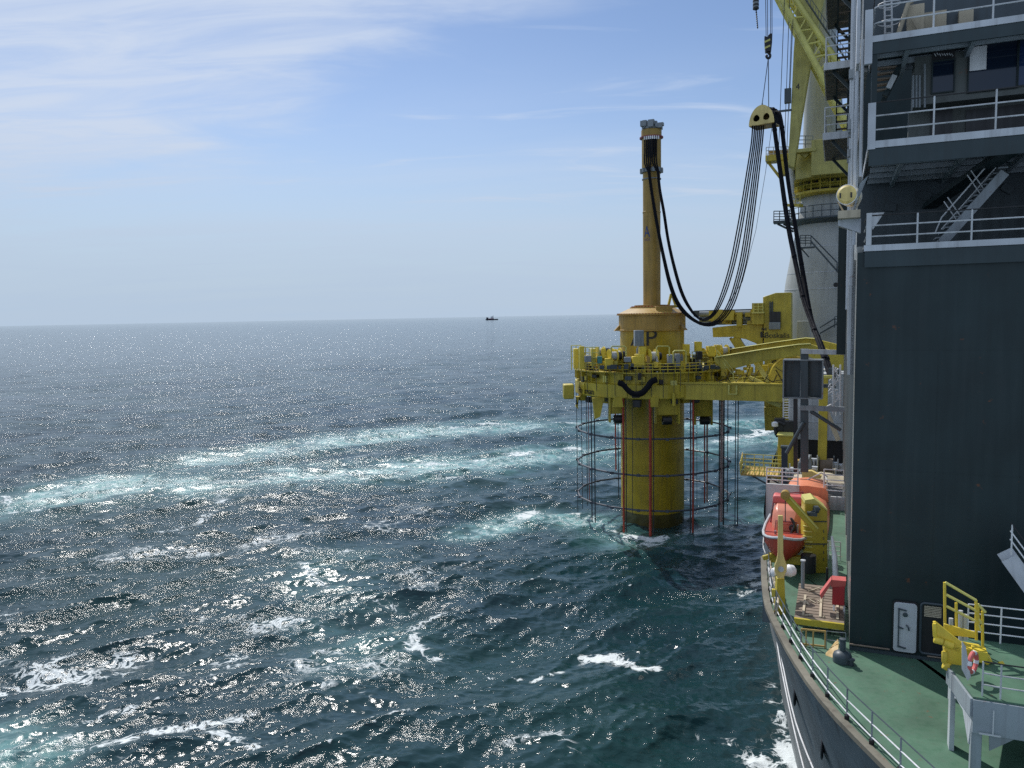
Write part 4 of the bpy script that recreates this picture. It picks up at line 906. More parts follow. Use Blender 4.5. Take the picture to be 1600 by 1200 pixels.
for (u, v) in ((1243, 1085), (1287, 1165)):
    p = None; best = 1e9
    for i in range(NE):
        for k in range(20):
            q = hull_pt(i, 2+k*.5); d = q-CAM; w_ = d.dot(_F)
            if w_ <= 0: continue
            e = (800+FPX*d.dot(_R)/w_-u)**2+(600-FPX*d.dot(_U)/w_-v)**2
            if e < best: best = e; p = q; pi = i
    tg = (hull_pt(pi+1, p.z)-hull_pt(pi-1, p.z)).normalized(); m.lathe([(.0, -.06), (.5, -.05), (.55, 0), (.45, .05), (.0, .05)], p, 16, axis=TV)
m.each('hull_opening', 'black', hull)
dk = [S(l, t+.3, DZ) for l, t in [dE[i] for i in ii]]+[S(45.2, -2.9, DZ), S(57.4, -3.1, DZ), S(57.4, 35, DZ)]+[S(l, 2*CT-t-.3, DZ) for l, t in [dE[i] for i in ii][::-1]]
m = MB(); m.add(dk, [tuple(range(len(dk)))]); m.build('fore_deck', 'deck_green', None, label='green painted foredeck', cat='deck', kind='structure')
m = MB(); m.slab(45.2, 57.4, -3.1, -2.9, 10.2, DZ-.01); m.slab(44.9, 45.1, -3.7, 30, 10.2, DZ-.02); m.each('boat_recess_plate', 'hull_grey', hull)
m = MB(); m.add([S(l, t+.3, 10.2) for l, t in [dE[i] for i in range(NE) if dE[i][0] > 45.3]]+[S(200, 39, 10.2), S(45.4, 36, 10.2)], [tuple(range(2+len([1 for i in range(NE) if dE[i][0] > 45.3])))]); m.build('working_deck', 'aft_deck_grey', None, label='rusty grey working deck behind the lifeboats', cat='deck', kind='structure')
# rail along the hull edge
er = thing('guard_rail', S(30, -.7, DZ), 'long white rail following the curved edge of the green foredeck', 'railing')
rl = [(dE[i][0], dE[i][1]+.33) for i in ii if dE[i][0] < 44]; foot = [S(l, t, DZ+.05) for l, t in rl]
L_ = [0]
for a, b in zip(foot[:-1], foot[1:]): L_.append(L_[-1]+(b-a).length)
def alongf(d): return V([float(np.interp(d, L_, [p[k] for p in foot])) for k in range(3)])
for hh, r_, mt in ((1.08, .022, 'grey_dark'), (.66, .024, 'white'), (.22, .024, 'white')):
    MB().tube([p+ZV*hh for p in foot], r_, 6).build('rail', mt, er)
d = .4; P_ = []
while d < L_[-1]: P_.append(alongf(d)); d += 1.55
for q in P_:
    m = MB(); m.cyl(q, q+ZV*1.08, .03, n=8); o = m.build('post', 'grey_mid', er)
    m = MB(); m.box(q+ZV*.06, (.16, .16, .12)); m.build('post_foot', 'black', o)
for k in (2, 5, 9):
    if k < len(P_)-1: q = (P_[k]+P_[k+1])/2+TV*.18; MB().tube([q, q+ZV*.28, q+ZV*.34+TV*.1], .06, 6).build('rope_horn', 'black', er)

# ---------------------------------------------------------------- deckhouse
dh = thing('deckhouse', S(33.6, .67, DZ), 'tall dark slate deckhouse with open balconies, in shade on the right', 'deckhouse')
L0, T0, T1 = 33.6, .67, 24.0
zB3, zB2, zB1 = 30.48, 34.45, 38.38
m = MB(); m.slab(L0, L0+.25, T0, T1, DZ, zB3-.25); m.build('front_wall', 'slate', dh)
m = MB(); m.slab(L0+.25, 76, T0, T0+.2, DZ-4, zB3+.0); m.build('side_wall', 'slate_lit_side', dh)
m = MB(); m.slab(42.0, 42.3, .80, T1, zB3, zB2-.3); m.slab(37.2, 37.5, .80, T1, zB1, 56); m.each('upper_wall', 'grey_dark', dh)  # greyer than the front wall, lightened in colour to offset the recess shade
m = MB(); m.slab(37.5, 60, .80, 1.0, zB1-.2, 56); m.slab(42.3, 60, .8, 1.0, zB3, zB1-.3); m.each('upper_side_wall', 'slate_lit_side', dh)
m = MB(); m.slab(75.5, 76, T0, T1, DZ-4, 56); m.build('rear_wall', 'slate', dh)
m = MB(); m.slab(37.5, 76, T0+.2, T1, zB3-.3, zB3); m.build('lower_roof', 'slate', dh)
m = MB()
for z in (26.4, 21.6, 17.2): m.slab(L0-.008, L0, T0+.02, T1, z-.02, z+.02)
for t in (3.6, 6.4, 9.4): m.slab(L0-.008, L0, t-.015, t+.015, 17.3, 26.3)
m.each('plate_seam', 'slate', dh)
m = MB()
for k in range(9): l = 36+k*4.2; m.slab(l, l+.12, T0-.14, T0, 17, zB3-.4)
m.each('wall_stiffener', 'slate_lit_side', dh)
# ground level: skirting pipe, door, doorway
m = MB(); z = DZ+.28; m.tube([S(L0-.14, T0, z), S(L0-.14, 2.15, z)], .035, 6); m.build('kick_pipe', 'grating_brown', dh)
m = MB(); m.slab(L0-.05, L0, T0, 24, DZ, DZ+.14); m.build('wall_foot', 'grey_dark', dh)
def rr(t0, t1, z0, z1, r, l, n=5):
    out = []
    for (ct, cz, a0) in ((t1-r, z1-r, 0), (t0+r, z1-r, 90), (t0+r, z0+r, 180), (t1-r, z0+r, 270)):
        for k in range(n+1): a = R_(a0+90*k/n); out.append(S(l, ct+r*math.cos(a), cz+r*math.sin(a)))
    return out
m = MB(); m.prism(rr(2.28, 3.10, 14.26, 16.28, .12, L0-.10), -LV*.07); door = m.build('door', 'grey_light', dh, bevel=.012, label='white steel weathertight door standing open')
m = MB(); m.prism(rr(2.22, 3.16, 14.20, 16.34, .15, L0-.03), -LV*.05); m.build('door_gasket', 'black', door)
m = MB()
for z, a in ((16.05, .3), (14.5, .3), (15.3, .2)): m.bar(S(L0-.21, 2.42, z), S(L0-.21, 2.42+a, z-.06), .05)
m.tube([S(L0-.22, 2.45, 14.5), S(L0-.22, 2.45, 16.05)], .025, 6); m.tube([S(L0-.20, 2.72, 15.4), S(L0-.26, 2.80, 15.34), S(L0-.22, 2.82, 15.2)], .03, 6); m.lathe([(.02, 0), (.09, .02), (.09, .05), (.02, .06)], S(L0-.17, 2.68, 15.82), 12, axis=-LV)
m.each('dog_handle', 'grey_dark', door)
m = MB(); m.prism(rr(3.28, 4.02, 14.32, 16.3, .12, L0-.012), -LV*.01); fr_ = m.build('doorway_dark', 'black', dh)  # flat black plate, the darkness inside the opening painted on
m = MB(); pts = rr(3.24, 4.06, 14.28, 16.34, .14, L0-.05); m.tube(pts, .05, 6, closed=True); m.build('door_frame', 'grey_dark', fr_)
m = MB()
for k in range(7): m.slab(L0-.05, L0-.025, 3.36, 3.96, 15.80+k*.065, 15.84+k*.065)
m.each('sunlit_deck_slat', 'tarp', fr_)  # pale slats stand in for sunlit deck glimpsed through the top of the opening
m = MB(); m.cyl(S(L0-.1, 3.5, 14.2), S(L0-.1, 4.1, 14.2), .03); m.build('sill_pipe', 'grating_brown', fr_)
# balconies
def balcony(z, tk, fas, t0, hr, posts, depth=3.7, lab=None):
    b = MB(); b.slab(L0-.1, L0+depth, t0, T1, z-tk, z-.005); bo = b.build('balcony', 'slate_light', dh, label=lab)
    MB().slab(L0-.16, L0-.102, t0-.05, T1, z-tk*.92, z+.01).build('edge_strip', 'grey_light', bo)
    MB().slab(L0-.13, L0-.03, t0-.02, T1, z-fas, z-tk-.004).build('fascia', 'slate_light', bo)
    MB().slab(L0-.03, L0+depth, t0-.05, t0, z-tk*.92, z+.01).build('end_strip', 'grey_light', bo)
    for k, fr2 in enumerate((1.0, .66, .30)):
        MB().tube([S(L0+2.5, t0+.03, z+hr*fr2), S(L0-.0, t0+.03, z+hr*fr2), S(L0-.1, t0+.15, z+hr*fr2), S(L0-.1, T1, z+hr*fr2)], .03 if k else .026, 6).build('rail', 'black' if k == 0 else 'offwhite', bo)
    for t in posts: MB().cyl(S(L0-.1, t, z), S(L0-.1, t, z+hr), .035, n=8).build('rail_post', 'offwhite', bo)
    return bo
b3 = balcony(zB3, .24, .85, .95, 1.15, [t for t in (2.75, 4.55, 6.35, 8.2, 10)], 3.6, 'lowest balcony with an inclined stair behind its rail')
b2 = balcony(zB2, .28, .92, 1.02, 1.45, [3.2, 5.2, 7.2, 9.2], 8.6, lab='middle balcony below the window wall')
b1 = balcony(zB1, .24, .66, 1.09, 1.65, [3.1, 5.0, 6.9, 8.8], 4.0, lab='top balcony with a ladder behind its rail')
for bo, z, f, ls_, dp_ in ((b2, zB2, .92, (1.2, 2.6, 4.2, 5.8, 7.4), 8.5), (b1, zB1, .66, (1.0, 2.2, 3.2), 3.9)):
    m = MB()
    for l in ls_: m.slab(L0+l, L0+l+.12, 1.2, T1, z-.28-.22, z-.285)
    for t in (2.2, 4.4, 6.6, 8.8): m.slab(L0+.1, L0+dp_, t, t+.16, z-.28-.34, z-.29)
    m.each('soffit_beam', 'frame_grey', bo)
m = MB(); m.slab(L0-.17, L0+.02, .97, 1.16, zB3, zB3+1.25); m.prism([S(L0-.1, 1.0, zB3+1.25), S(L0-.1, 1.6, zB3+1.25), S(L0-.1, 1.2, zB3+.6)], LV*.04); m.build('corner_post', 'offwhite', b3)
m = MB(); m.slab(L0-.17, L0+.02, .95, 1.22, zB2-.3, zB2+1.45); m.build('corner_post', 'grey_light', b2)
m = MB(); m.slab(L0-.17, L0+.02, .78, 1.05, zB1-1.0, zB1+1.0); m.build('corner_post', 'grey_light', b1)
m = MB(); m.slab(L0-.1, L0+.12, 1.04, 1.24, zB2, zB1-.2); m.build('corner_column', 'slate', dh)
m = MB(); m.prism([S(L0+.1, 5.3, zB2-.9), S(L0+.1, 6.0, zB2-.9), S(41.8, 4.2, zB3+2.2), S(41.8, 3.6, zB3+2.2)], TV*.05+ZV*.25); m.build('knee_bracket', 'slate', dh)
st_ = MB(); a = PL(1470, 381, 35.4); b = PL(1567, 272, 35.4); st_.bar(a, b, .34, .9, LV); stair = st_.build('balcony_stair', 'grey_mid', dh)
m = MB()
for k in range(14): p = a+(b-a)*(k/13)+ZV*.25; m.box(p+LV*.45, (.34, .9, .05))
m.each('tread', 'grey_mid', stair)
m = MB(); up = V((0, 0, .95)); m.tube([a+up*.5-TV*.2, a+up*1.1, b+up*1.1, b+up*1.1+TV*.4], .03, 6); m.tube([a+up*.6, b+up*.6], .025, 6)
for k in (.3, .36, .68, .74): p = a+(b-a)*k; m.cyl(p, p+(ZV*.9-TV*.55), .022, n=6)
m.build('hand_rail', 'offwhite', stair)
m = MB()
for u0, v0, u1, v1 in ((1448, 300, 1442, 312), (1570, 300, 1578, 290), (1390, 330, 1392, 318)): m.bar(PL(u0, v0, 41.9), PL(u1, v1, 41.9), .12, .5)
m.each('wall_fitting', 'grey_dark', dh)
# window wall under the top balcony
a = PL(1428, 165, 35.7); zb, zt = a.z, zB1-.36; ta = a.dot(TV)
m = MB(); m.slab(35.7, 37.2, ta, T1, zb, zt); ww = m.build('window_wall', 'house_grey', dh)
def win(u0, v0, u1, v1, mat='glass', label=None):
    p = PL(u0, v0, 35.7); q = PL(u1, v1, 35.7); t0, t1, z0, z1 = p.dot(TV), q.dot(TV), q.z, p.z
    o = MB().slab(35.66, 35.695, t0, t1, z0, z1).build('window', mat, ww, label=label); f = MB()
    for (c, d, e, g) in ((t0-.05, t0, z0-.05, z1+.05), (t1, t1+.05, z0-.05, z1+.05), (t0, t1, z1, z1+.05), (t0, t1, z0-.05, z0)): f.slab(35.6, 35.7, c, d, e, g)
    f.build('window_frame', 'slate', o); return o
win(1458, 98, 1489, 142); win(1515, 72, 1588, 136); win(1592, 64, 1680, 124, 'glass_blue')
p = PL(1516, 74, 35.6); q = PL(1541, 108, 35.6); MB().slab(35.60, 35.63, p.dot(TV), q.dot(TV), q.z, p.z).build('white_notice', 'white', ww)
m = MB(); p = PL(1457, 80, 35.6); q = PL(1492, 90, 35.6); m.slab(35.62, 35.66, p.dot(TV), q.dot(TV), q.z, p.z); sg = m.build('name_strip', 'black', ww)
m = MB(); rg4 = random.Random(2)
for k in range(8): u = 1460+k*3.8; m.bar(PL(u, 83+rg4.uniform(-.5, 1), 35.6), PL(u+2.4, 87+rg4.uniform(-1, 1), 35.6), .03, .03)
m.each('pale_stroke', 'offwhite', sg)
m = MB()
for u in (1427, 1432, 1437, 1445): m.cyl(PL(u, 168, 35.5), PL(u, 100 if u > 1440 else 118, 35.5), .04, n=6)
m.each('vertical_pipe', 'grey_mid', dh)
m = MB(); a = PL(1382, 150, 36.0); b = PL(1418, 78, 36.0); m.bar(a, b, .25, .2); m.bar(a+LV*.9, b+LV*.9, .25, .2); o = m.build('companion_stair', 'slate', dh)
m = MB()
for k in range(8): p = PL(1369, 142-k*8.5, 36); q = PL(1385+k*4.5, 140-k*8.8, 36); m.bar(p, q, .25, .06)
m.each('tread', 'grating_brown', o)
m = MB(); m.bar(PL(1388, 138, 35.6), PL(1398, 118, 35.6), .16, .2); m.build('strip_lamp', 'offwhite', dh)
m = MB(); m.slab(36.9, 37.2, ta-.1, T1, zB2, zb); m.build('shaded_wall', 'house_grey', dh)
m = MB()
for u0, u1 in ((1455, 1487), (1510, 1600)): p = PL(u0, 172, 36.8); q = PL(u1, 208, 36.8); m.slab(36.8, 36.89, p.dot(TV), q.dot(TV), zB2+.1, p.z)
m.each('dark_opening', 'black', dh)
# ladder with safety hoops and A frame on the top balcony
m = MB()
for u in (1383, 1394): m.cyl(PL(u, 55, 36.2), PL(u-2, -60, 36.2), .04, n=6)
for k in range(10): m.cyl(PL(1383, 52-k*9, 36.2), PL(1394, 51-k*9, 36.2), .025, n=6)
lad = m.build('cage_ladder', 'offwhite', b1)
m = MB()
for v in (40, 12, -16): c = PL(1388.5, v, 36.2)-LV*.35; m.tube([c+TV*(.42*math.cos(x))+LV*(.38*math.sin(x)) for x in np.linspace(0, 6.28, 20, endpoint=False)], .028, 6, closed=True)
m.each('hoop', 'offwhite', lad)
m = MB(); m.tube([PL(1404, 52, 35.8), PL(1419, 6, 35.8), PL(1426, 2, 35.8)], .09, 8); m.bar(PL(1424, 28, 35.9), PL(1434, 46, 35.9), .06); m.box(PL(1430, 32, 36.3), (.6, .5, 1.1)); m.each('raking_strut', 'tarp', dh)
m = MB()
for u0, v0, u1, v1 in ((1498, 18, 1520, 42), (1440, 22, 1478, 44)): p = PL(u0, v0, 37); q = PL(u1, v1, 37); m.slab(36.9, 37.2, p.dot(TV), q.dot(TV), q.z, p.z)
m.each('vent_panel', 'tarp', dh)
# port side: pipes, brackets
m = MB(); rg5 = random.Random(9)
for k, (l, t, r_, z0, z1) in enumerate(((34.4, .55, .07, 30.6, 37.4), (34.9, .42, .05, 32, 37.2), (35.6, .5, .10, 29, 36.2), (36.5, .38, .06, 31, 41), (38, .45, .13, 28.5, 45), (40, .42, .10, 28, 50), (33.75, .72, .06, 33.2, 38.4))): m.tube([S(l, t, z0), S(l, t, z1)], r_, 8)
m.each('side_pipe', 'grey_light', dh)
m = MB(); m.prism([S(33.6, .70, 32.9), S(33.6, 1.0, 33.2), S(34.2, .6, 32.2), S(34.6, .5, 31.6), S(34.0, .5, 32.0)], LV*.3); m.slab(34, 36, .5, .62, 37.6, 40.4); m.each('side_bracket', 'grey_light', dh)
m = MB(); m.slab(60, 61.2, -.05, .6, 24.8, 35.5); m.build('drain_trunk', 'slate', dh)
m = MB()
for k in range(14): m.box(S(35+rg5.uniform(0, 2.5), .35, 34.5+rg5.uniform(0, 3.6)), (.18, .3, rg5.uniform(.15, .5)))
m.each('cable_box', 'grey_mid', dh)
m = MB()
for k in range(5): m.slab(36.0+k*1.1, 36.12+k*1.1, .42, .64, 25.2+.3*k, 30.1)
m.each('side_rib', 'grey_light', dh)
# landings on the port side
for k, (z, lab) in enumerate(((36.7, 'lowest landing on the lit side of the deckhouse'), (40.05, None), (43.9, None))):
    m = MB(); m.slab(42, 48, -.78, .62, z-.30, z); ld = m.build('side_landing', 'slate', dh, label=lab)
    m = MB(); m.slab(41.93, 41.995, -.84, .62, z-.32, z+.02); m.slab(41.995, 48, -.84, -.785, z-.32, z+.02); m.each('landing_edge', 'grey_light', ld)
    m = MB(); rail(m, [S(48, -.75, z), S(42.05, -.75, z), S(42.05, .55, z)], 1.25, .03, .035, 3, 1.3); m.build('landing_rail', 'offwhite', ld)
    m = MB(); m.bar(S(42.4, .6, z-1.5), S(42.4, -.4, z-.32), .14, .14); m.bar(S(47.5, .6, z-1.5), S(47.5, -.4, z-.32), .14, .14); m.each('landing_brace', 'slate', ld)
    if k < 3:
        m = MB(); dz = 3.6; a0 = S(48.5, .1, z-.1); b0 = S(43.2, .1, z+dz)
        for t in (-.35, .5): m.bar(a0+TV*t, b0+TV*t, .06, .25)
        fl = m.build('stair_flight', 'slate', ld)
        m = MB()
        for j in range(13): m.box(a0+(b0-a0)*(j/12)+TV*.08, (.85, .28, .05))
        m.each('tread', 'grating_brown', fl)
m = MB(); m.slab(42, 50, -.9, .6, 47.5, 47.8); m.build('side_landing', 'slate', dh)
m = MB(); m.slab(44.0, 44.2, .25, .45, 36.7, 52); m.each('landing_column', 'slate', dh)
# liferaft canister
lc = thing('liferaft_canister', PL(1327, 338, 34.3), 'cream liferaft canister in a cradle bracketed to the deckhouse side', 'liferaft')
c = PL(1327, 306, 34.3); ax = (LV*1.0+TV*.22).normalized(); kc_ = .93
m = MB(); m.lathe([(.05, -.62), (.30, -.60), (.39, -.52), (.41, -.4), (.41, .4), (.39, .52), (.3, .6), (.05, .62)], c, 26, axis=ax); m.v = [tuple(c+(V(p)-c)*kc_) for p in m.v]; m.build('canister', 'cream_yellow', lc)
m = MB()
for d in (-.42, -.15, .2, .45): m.lathe([(.385, -.03), (.398, -.03), (.398, .03), (.385, .03)], c+ax*d, 26, axis=ax)
m.each('strap', 'white', lc)
m = MB()
for s_ in (-.2, .2): m.bar(c-ax*.63+V((0, 0, .05))+TV*s_, c-ax*.63-ZV*.15+TV*s_, .06, .03)
m.each('end_mark', 'black', lc)
m = MB(); m.bar(c-TV*.42-ZV*.2, c-ZV*.62-TV*.2, .06); m.bar(c+TV*.42-ZV*.2, c-ZV*.62+TV*.2, .06); m.box(c-ZV*.78, (.82, 1.1, .3)); m.build('cradle', 'tarp', lc)
m = MB(); m.prism([c-ZV*.93-TV*.4, c-ZV*.93+TV*.45, c-ZV*1.5+TV*.45, c-ZV*1.15-TV*.4], LV*.5); m.build('shelf_bracket', 'grey_light', lc)
# sidelight screen on its post
ls = thing('screen_box', PL(1257, 735, 61), 'dark grey open screen box on a post held by arms from the deckhouse', 'screen')
def LP_(u, v, d=0): return PL(u, v, 61+d)
w1 = LP_(1257, 640); 
m = MB(); a = LP_(1257, 545); b = LP_(1257, 737); m.bar(a, b, .55, .5, LV); m.build('post', 'grey_dark', ls, bevel=.03)
m = MB(); m.bar(LP_(1243, 737, .8), LP_(1243, 622, .8), .3); m.build('rear_post', 'black', ls)
for u0, u1 in ((1225, 1250), (1263, 1285)):
    p = LP_(u0, 563, .5); q = LP_(u1, 622, .5); m = MB(); m.box((p+q)/2, ((q-p).dot(TV), .12, p.z-q.z)); m.build('panel', 'grey_dark', ls)
p = LP_(1225, 562, .2); q = LP_(1285, 622, .2); wd = (q-p).dot(TV)
m = MB(); m.box(V(((p+q)/2).to_tuple()[:2]+(p.z,)), (wd, 1.0, .1)); m.box(V(((p+q)/2).to_tuple()[:2]+(q.z,)), (wd, 1.0, .1)); m.box(p+V((0, 0, (q.z-p.z)/2)), (.1, 1.0, p.z-q.z)); m.box(q+V((0, 0, (p.z-q.z)/2)), (.1, 1.0, p.z-q.z)); m.build('box_rim', 'grey_mid', ls)
m = MB(); m.bar(LP_(1252, 549, -.3), LP_(1328, 551, -.3), .22, .34); m.build('arm', 'grey_light', ls); m = MB(); m.bar(LP_(1250, 637, -.3), LP_(1328, 640, -.3), .25, .36); m.build('arm', 'grey_mid', ls)
m = MB(); m.cyl(LP_(1266, 642, -.3), LP_(1314, 672, -.3), .14); m.cyl(LP_(1256, 660, -.3), LP_(1229, 708, -.3), .14); m.each('brace', 'grey_dark', ls)
# ---------------------------------------------------------------- rescue boat, lifeboat, davits
rb = thing('rescue_boat', PZ(1223, 852, 15.8), 'open bowed red orange rescue boat with a pink cabin, hung at the ship side', 'rescue boat')
B0 = PZ(1223, 853, 15.8); BL = LV; BT = TV
def bp(a, t, z): return B0+BL*a+BT*t+ZV*z
secs = []; st = [(-.05, .04, .42), (.25, .52, .30), (.7, .82, .2), (1.4, 1.05, .1), (2.4, 1.16, .03), (4, 1.18, 0), (6.2, 1.08, 0)]
for a, w_, sh_ in st: secs.append([bp(a, s_*w_*f, z+sh_*g) for s_, f, z, g in ((-1, 1, 0, 1), (-1, .96, -.35, .8), (-1, .72, -.75, .5), (-1, .1, -1.0-.1*min(1, a/2), .2), (1, .1, -1.0-.1*min(1, a/2), .2), (1, .72, -.75, .5), (1, .96, -.35, .8), (1, 1, 0, 1))])
m = MB(); m.loft(secs, cap=False); n = len(secs[-1]); m.add(secs[-1], [tuple(range(n))]); m.build('hull', 'orange_red', rb)
m = MB(); m.tube([bp(a, -w_*1.01, sh_+.02) for a, w_, sh_ in st[::-1]]+[bp(a, w_*1.01, sh_+.02) for a, w_, sh_ in st], .075, 8); m.build('fender', 'grey_light', rb)
m = MB(); m.grid([[bp(a, s_*w_*.93, z+sh_*.6) for s_, z in ((-1, -.02), (-.8, -.42), (.8, -.42), (1, -.02))] for a, w_, sh_ in st]); m.build('cockpit_liner', 'salmon', rb)
m = MB(); m.box(bp(1.25, 0, -.18), (1.0, .5, .3)); m.box(bp(2.2, -.65, -.2), (.35, 1.2, .3)); m.box(bp(2.2, .65, -.2), (.35, 1.2, .3)); m.box(bp(.75, 0, -.05), (.7, .4, .2)); m.each('seat', 'orange', rb, bevel=.05)
m = MB(); m.loft([[bp(a, t, z) for t, z in ((-.85*k, -.3), (-.8*k, .75*h), (-.6*k, 1.0*h), (.6*k, 1.0*h), (.8*k, .75*h), (.85*k, -.3))] for a, k, h in ((2.9, .62, .55), (3.3, .85, 1.0), (3.5, .95, 1.15), (5.6, 1, 1.25))]); m.build('cabin', 'salmon', rb, bevel=.05)
m = MB()
for s_ in (-1, 1): m.prism([bp(3.9, s_*.86, .45), bp(4.9, s_*.86, .45), bp(4.9, s_*.82, .9), bp(3.9, s_*.82, .9)], BT*(s_*.03))
m.prism([bp(3.38, -.62, .15), bp(3.38, .62, .15), bp(3.44, .55, .62), bp(3.44, -.55, .62)], -BL*.12); m.each('cabin_opening', 'black', rb)
m = MB()
for s_ in (-1, 1):
    for k in range(6): a_ = 1.0+k*.75; m.box(bp(a_, s_*(1.02+.02*k if k < 2 else 1.14), -.28), (.05, .18, .12))
m.each('becket', 'rope_dark', rb)
m = MB(); m.box(bp(.55, 0, .28), (.12, .12, .22)); m.cyl(bp(1.9, -.5, -.3), bp(1.9, -.5, .25), .06); m.cyl(bp(2.6, .62, -.3), bp(2.6, .62, .5), .05); m.each('mooring_bitt', 'grey_mid', rb)
m = MB(); m.box(bp(5.0, .0, 1.35), (1.7, .9, .5)); m.build('cabin_roof', 'pink_red', rb, bevel=.12)
m = MB(); m.prism([bp(3.2, -.5, .25), bp(3.2, .5, .25), bp(3.36, .45, .85), bp(3.36, -.45, .85)], -BL*.05); m.build('windscreen', 'glass', rb)
m = MB(); m.tube([bp(4.6, -.95, 0), bp(5.2, -.8, 1.55), bp(5.2, .75, 1.75), bp(5.4, .98, 0)], .05, 8); m.tube([bp(2.7, -.6, -.2), bp(2.9, -.55, .55), bp(2.9, .55, .55), bp(2.7, .6, -.2)], .035, 8); m.tube([bp(2.4, -.3, .0), bp(2.5, -.25, .5), bp(2.6, .3, .5), bp(2.4, .35, 0)], .03, 6); m.tube([bp(1.6, -1.0, .25), bp(1.6, 1.0, .25)], .025, 6); m.each('roll_bar', 'ship_red', rb)
m = MB(); m.tube(spline([bp(2.3, .2, -.1), bp(2.5, .45, .5), bp(2.7, .25, .8), bp(2.75, .5, .3), bp(2.5, .65, -.1)], 5), .06, 7); m.lathe([(.16, -.03), (.2, 0), (.16, .03)], bp(2.55, .35, .3), 14, axis=BL); m.build('console_wheel', 'black', rb)

P = PZ(1258, 790, 15.0); tcL = P.dot(TV)
lb = thing('enclosed_lifeboat', S(52, tcL, 13), 'big bright orange enclosed lifeboat with dark windows behind the yellow davit', 'lifeboat')
def lp(l, t, z): return S(l, tcL+t, z)
sec = []
for l, k, dz in ((47.2, .35, -.55), (48.2, .72, -.2), (50, .94, -.06), (53, 1, 0), (57, 1, .03), (59.5, .96, 0), (61.5, .62, -.25), (62.3, .2, -.6)):
    sec.append([lp(l, t*k, z+dz*(1 if z > 13.6 else .2)) for t, z in ((-.5, 12.1), (-1.25, 12.7), (-1.55, 13.5), (-1.5, 14.2), (-1.25, 14.75), (-.7, 15.02), (0, 15.10), (.7, 15.02), (1.25, 14.75), (1.5, 14.2), (1.55, 13.5), (1.25, 12.7), (.5, 12.1))])
m = MB(); m.loft(sec); m.build('canopy', 'orange', lb, angle=50)
m = MB(); m.loft([[lp(l, t*k, z) for t, z in ((-1.45, 14.6), (-1.38, 15.3), (-1.2, 15.55), (0, 15.66), (1.2, 15.55), (1.38, 15.3), (1.45, 14.6))] for l, k in ((57.2, .98), (57.5, .97), (59.6, .95), (60.2, .8))]); ct = m.build('conning_tower', 'orange', lb, angle=50)
m = MB()
for s_ in (-1, 1): m.prism([lp(57.28, s_*.45, 15.12), lp(57.28, s_*1.18, 15.12), lp(57.40, s_*1.15, 15.42), lp(57.40, s_*.45, 15.46)], -LV*.06)
m.each('window', 'glass', ct)
m = MB()
for k in range(6): m.box(lp(51+k*1.05, .08, 15.12), (.10, .3, .06))
m.each('grab_slot', 'rope_dark', lb)
m = MB(); m.tube([lp(l, s_*0-1.57*k, 13.5) for l, k, s_ in ((48.2, .72, 1), (50, .94, 1), (53, 1, 1), (60, .96, 1))], .08, 7); m.tube([lp(l, 1.57*k, 13.5) for l, k in ((48.2, .72), (50, .94), (53, 1), (60, .96))], .08, 7); m.each('fender', 'ship_red', lb)
m = MB(); m.tube([lp(57.6, 1.3, 15.6), lp(57.6, 1.3, 16.1), lp(59.4, 1.1, 16.1), lp(59.4, 1.1, 15.5)], .04, 6); m.tube([lp(59.4, -.1, 15.6), lp(59.4, .9, 16.2), lp(59.6, 1.3, 15.9)], .05, 6); m.each('roof_rail', 'offwhite', lb)

dv = thing('boat_davit', PZ(1275, 898, DZ), 'yellow davit column with a slanting arm over the rescue boat', 'davit')
D0 = PZ(1275, 896, DZ); yb = D0.y
def dp(u, v, dy=0): return PY(u, v, yb+dy)
m = MB(); m.prism([dp(u, v) for u, v in ((1256, 896), (1256.5, 826), (1258, 786), (1279, 788), (1293, 800), (1293.5, 896))], V((.3, 1.3, 0))); m.build('column', 'yellow', dv, bevel=.05)
m = MB(); m.prism([dp(u, v)+ZV*.02 for u, v in ((1257, 787), (1258, 782), (1272, 780), (1293, 797), (1293, 800), (1279, 789))], V((.3, 1.3, 0))); m.build('column_cap', 'lime_rail', dv)
m = MB(); m.bar(dp(1226, 773, -.5), dp(1276, 829, -.5), .30, .36); arm = m.build('arm', 'yellow', dv, bevel=.03)
m = MB(); m.bar(dp(1228, 771, -.66), dp(1278, 826, -.66), .05, .08); m.build('arm_edge', 'lime_rail', arm)
m = MB(); m.lathe([(.08, -.25), (.23, -.22), (.23, .22), (.08, .25)], dp(1227, 773, -.5), 16, axis=LV); m.build('sheave', 'amber', arm)
m = MB(); m.cyl(dp(1227, 776, -.5), dp(1227, 815, -.5), .025, n=6); m.build('fall_wire', 'rope_dark', dv)
m = MB(); m.cyl(dp(1262, 803, -.4), dp(1281, 795, -.3), .07); m.lathe([(.02, -.1), (.2, -.1), (.2, .1), (.02, .1)], dp(1275, 796, -.35), 14, axis=(1, 0, 0)); m.box(dp(1269, 803, -.4), (.5, .2, .2)); m.each('luffing_gear', 'grey_dark', dv)
m = MB()
for k in range(9): m.box(dp(1262, 822+k*8, -.1), (.45, .12, .04))
m.each('step', 'lime_rail', dv)
m = MB(); m.box(dp(1238, 874, 0), (2.4, .45, .45)); m.bar(dp(1192, 872, .2), dp(1214, 866, .2), .18, .25); m.build('cradle_beam', 'yellow', dv, bevel=.04)
m = MB()
for k in range(5): m.box(dp(1287, 830+k*11, -.02), (.03, .06, .14))
m.bar(dp(1258, 815, -.05), dp(1292, 815, -.05), .04, .05); m.bar(dp(1258, 850, -.05), dp(1292, 850, -.05), .04, .05)
m.each('column_lug', 'grey_dark', dv)
m = MB(); m.lathe([(.1, -.5), (.38, -.45), (.38, .45), (.1, .5)], dp(1263, 880, -.9), 18, axis=ZV); m.build('winch_drum', 'black', dv)

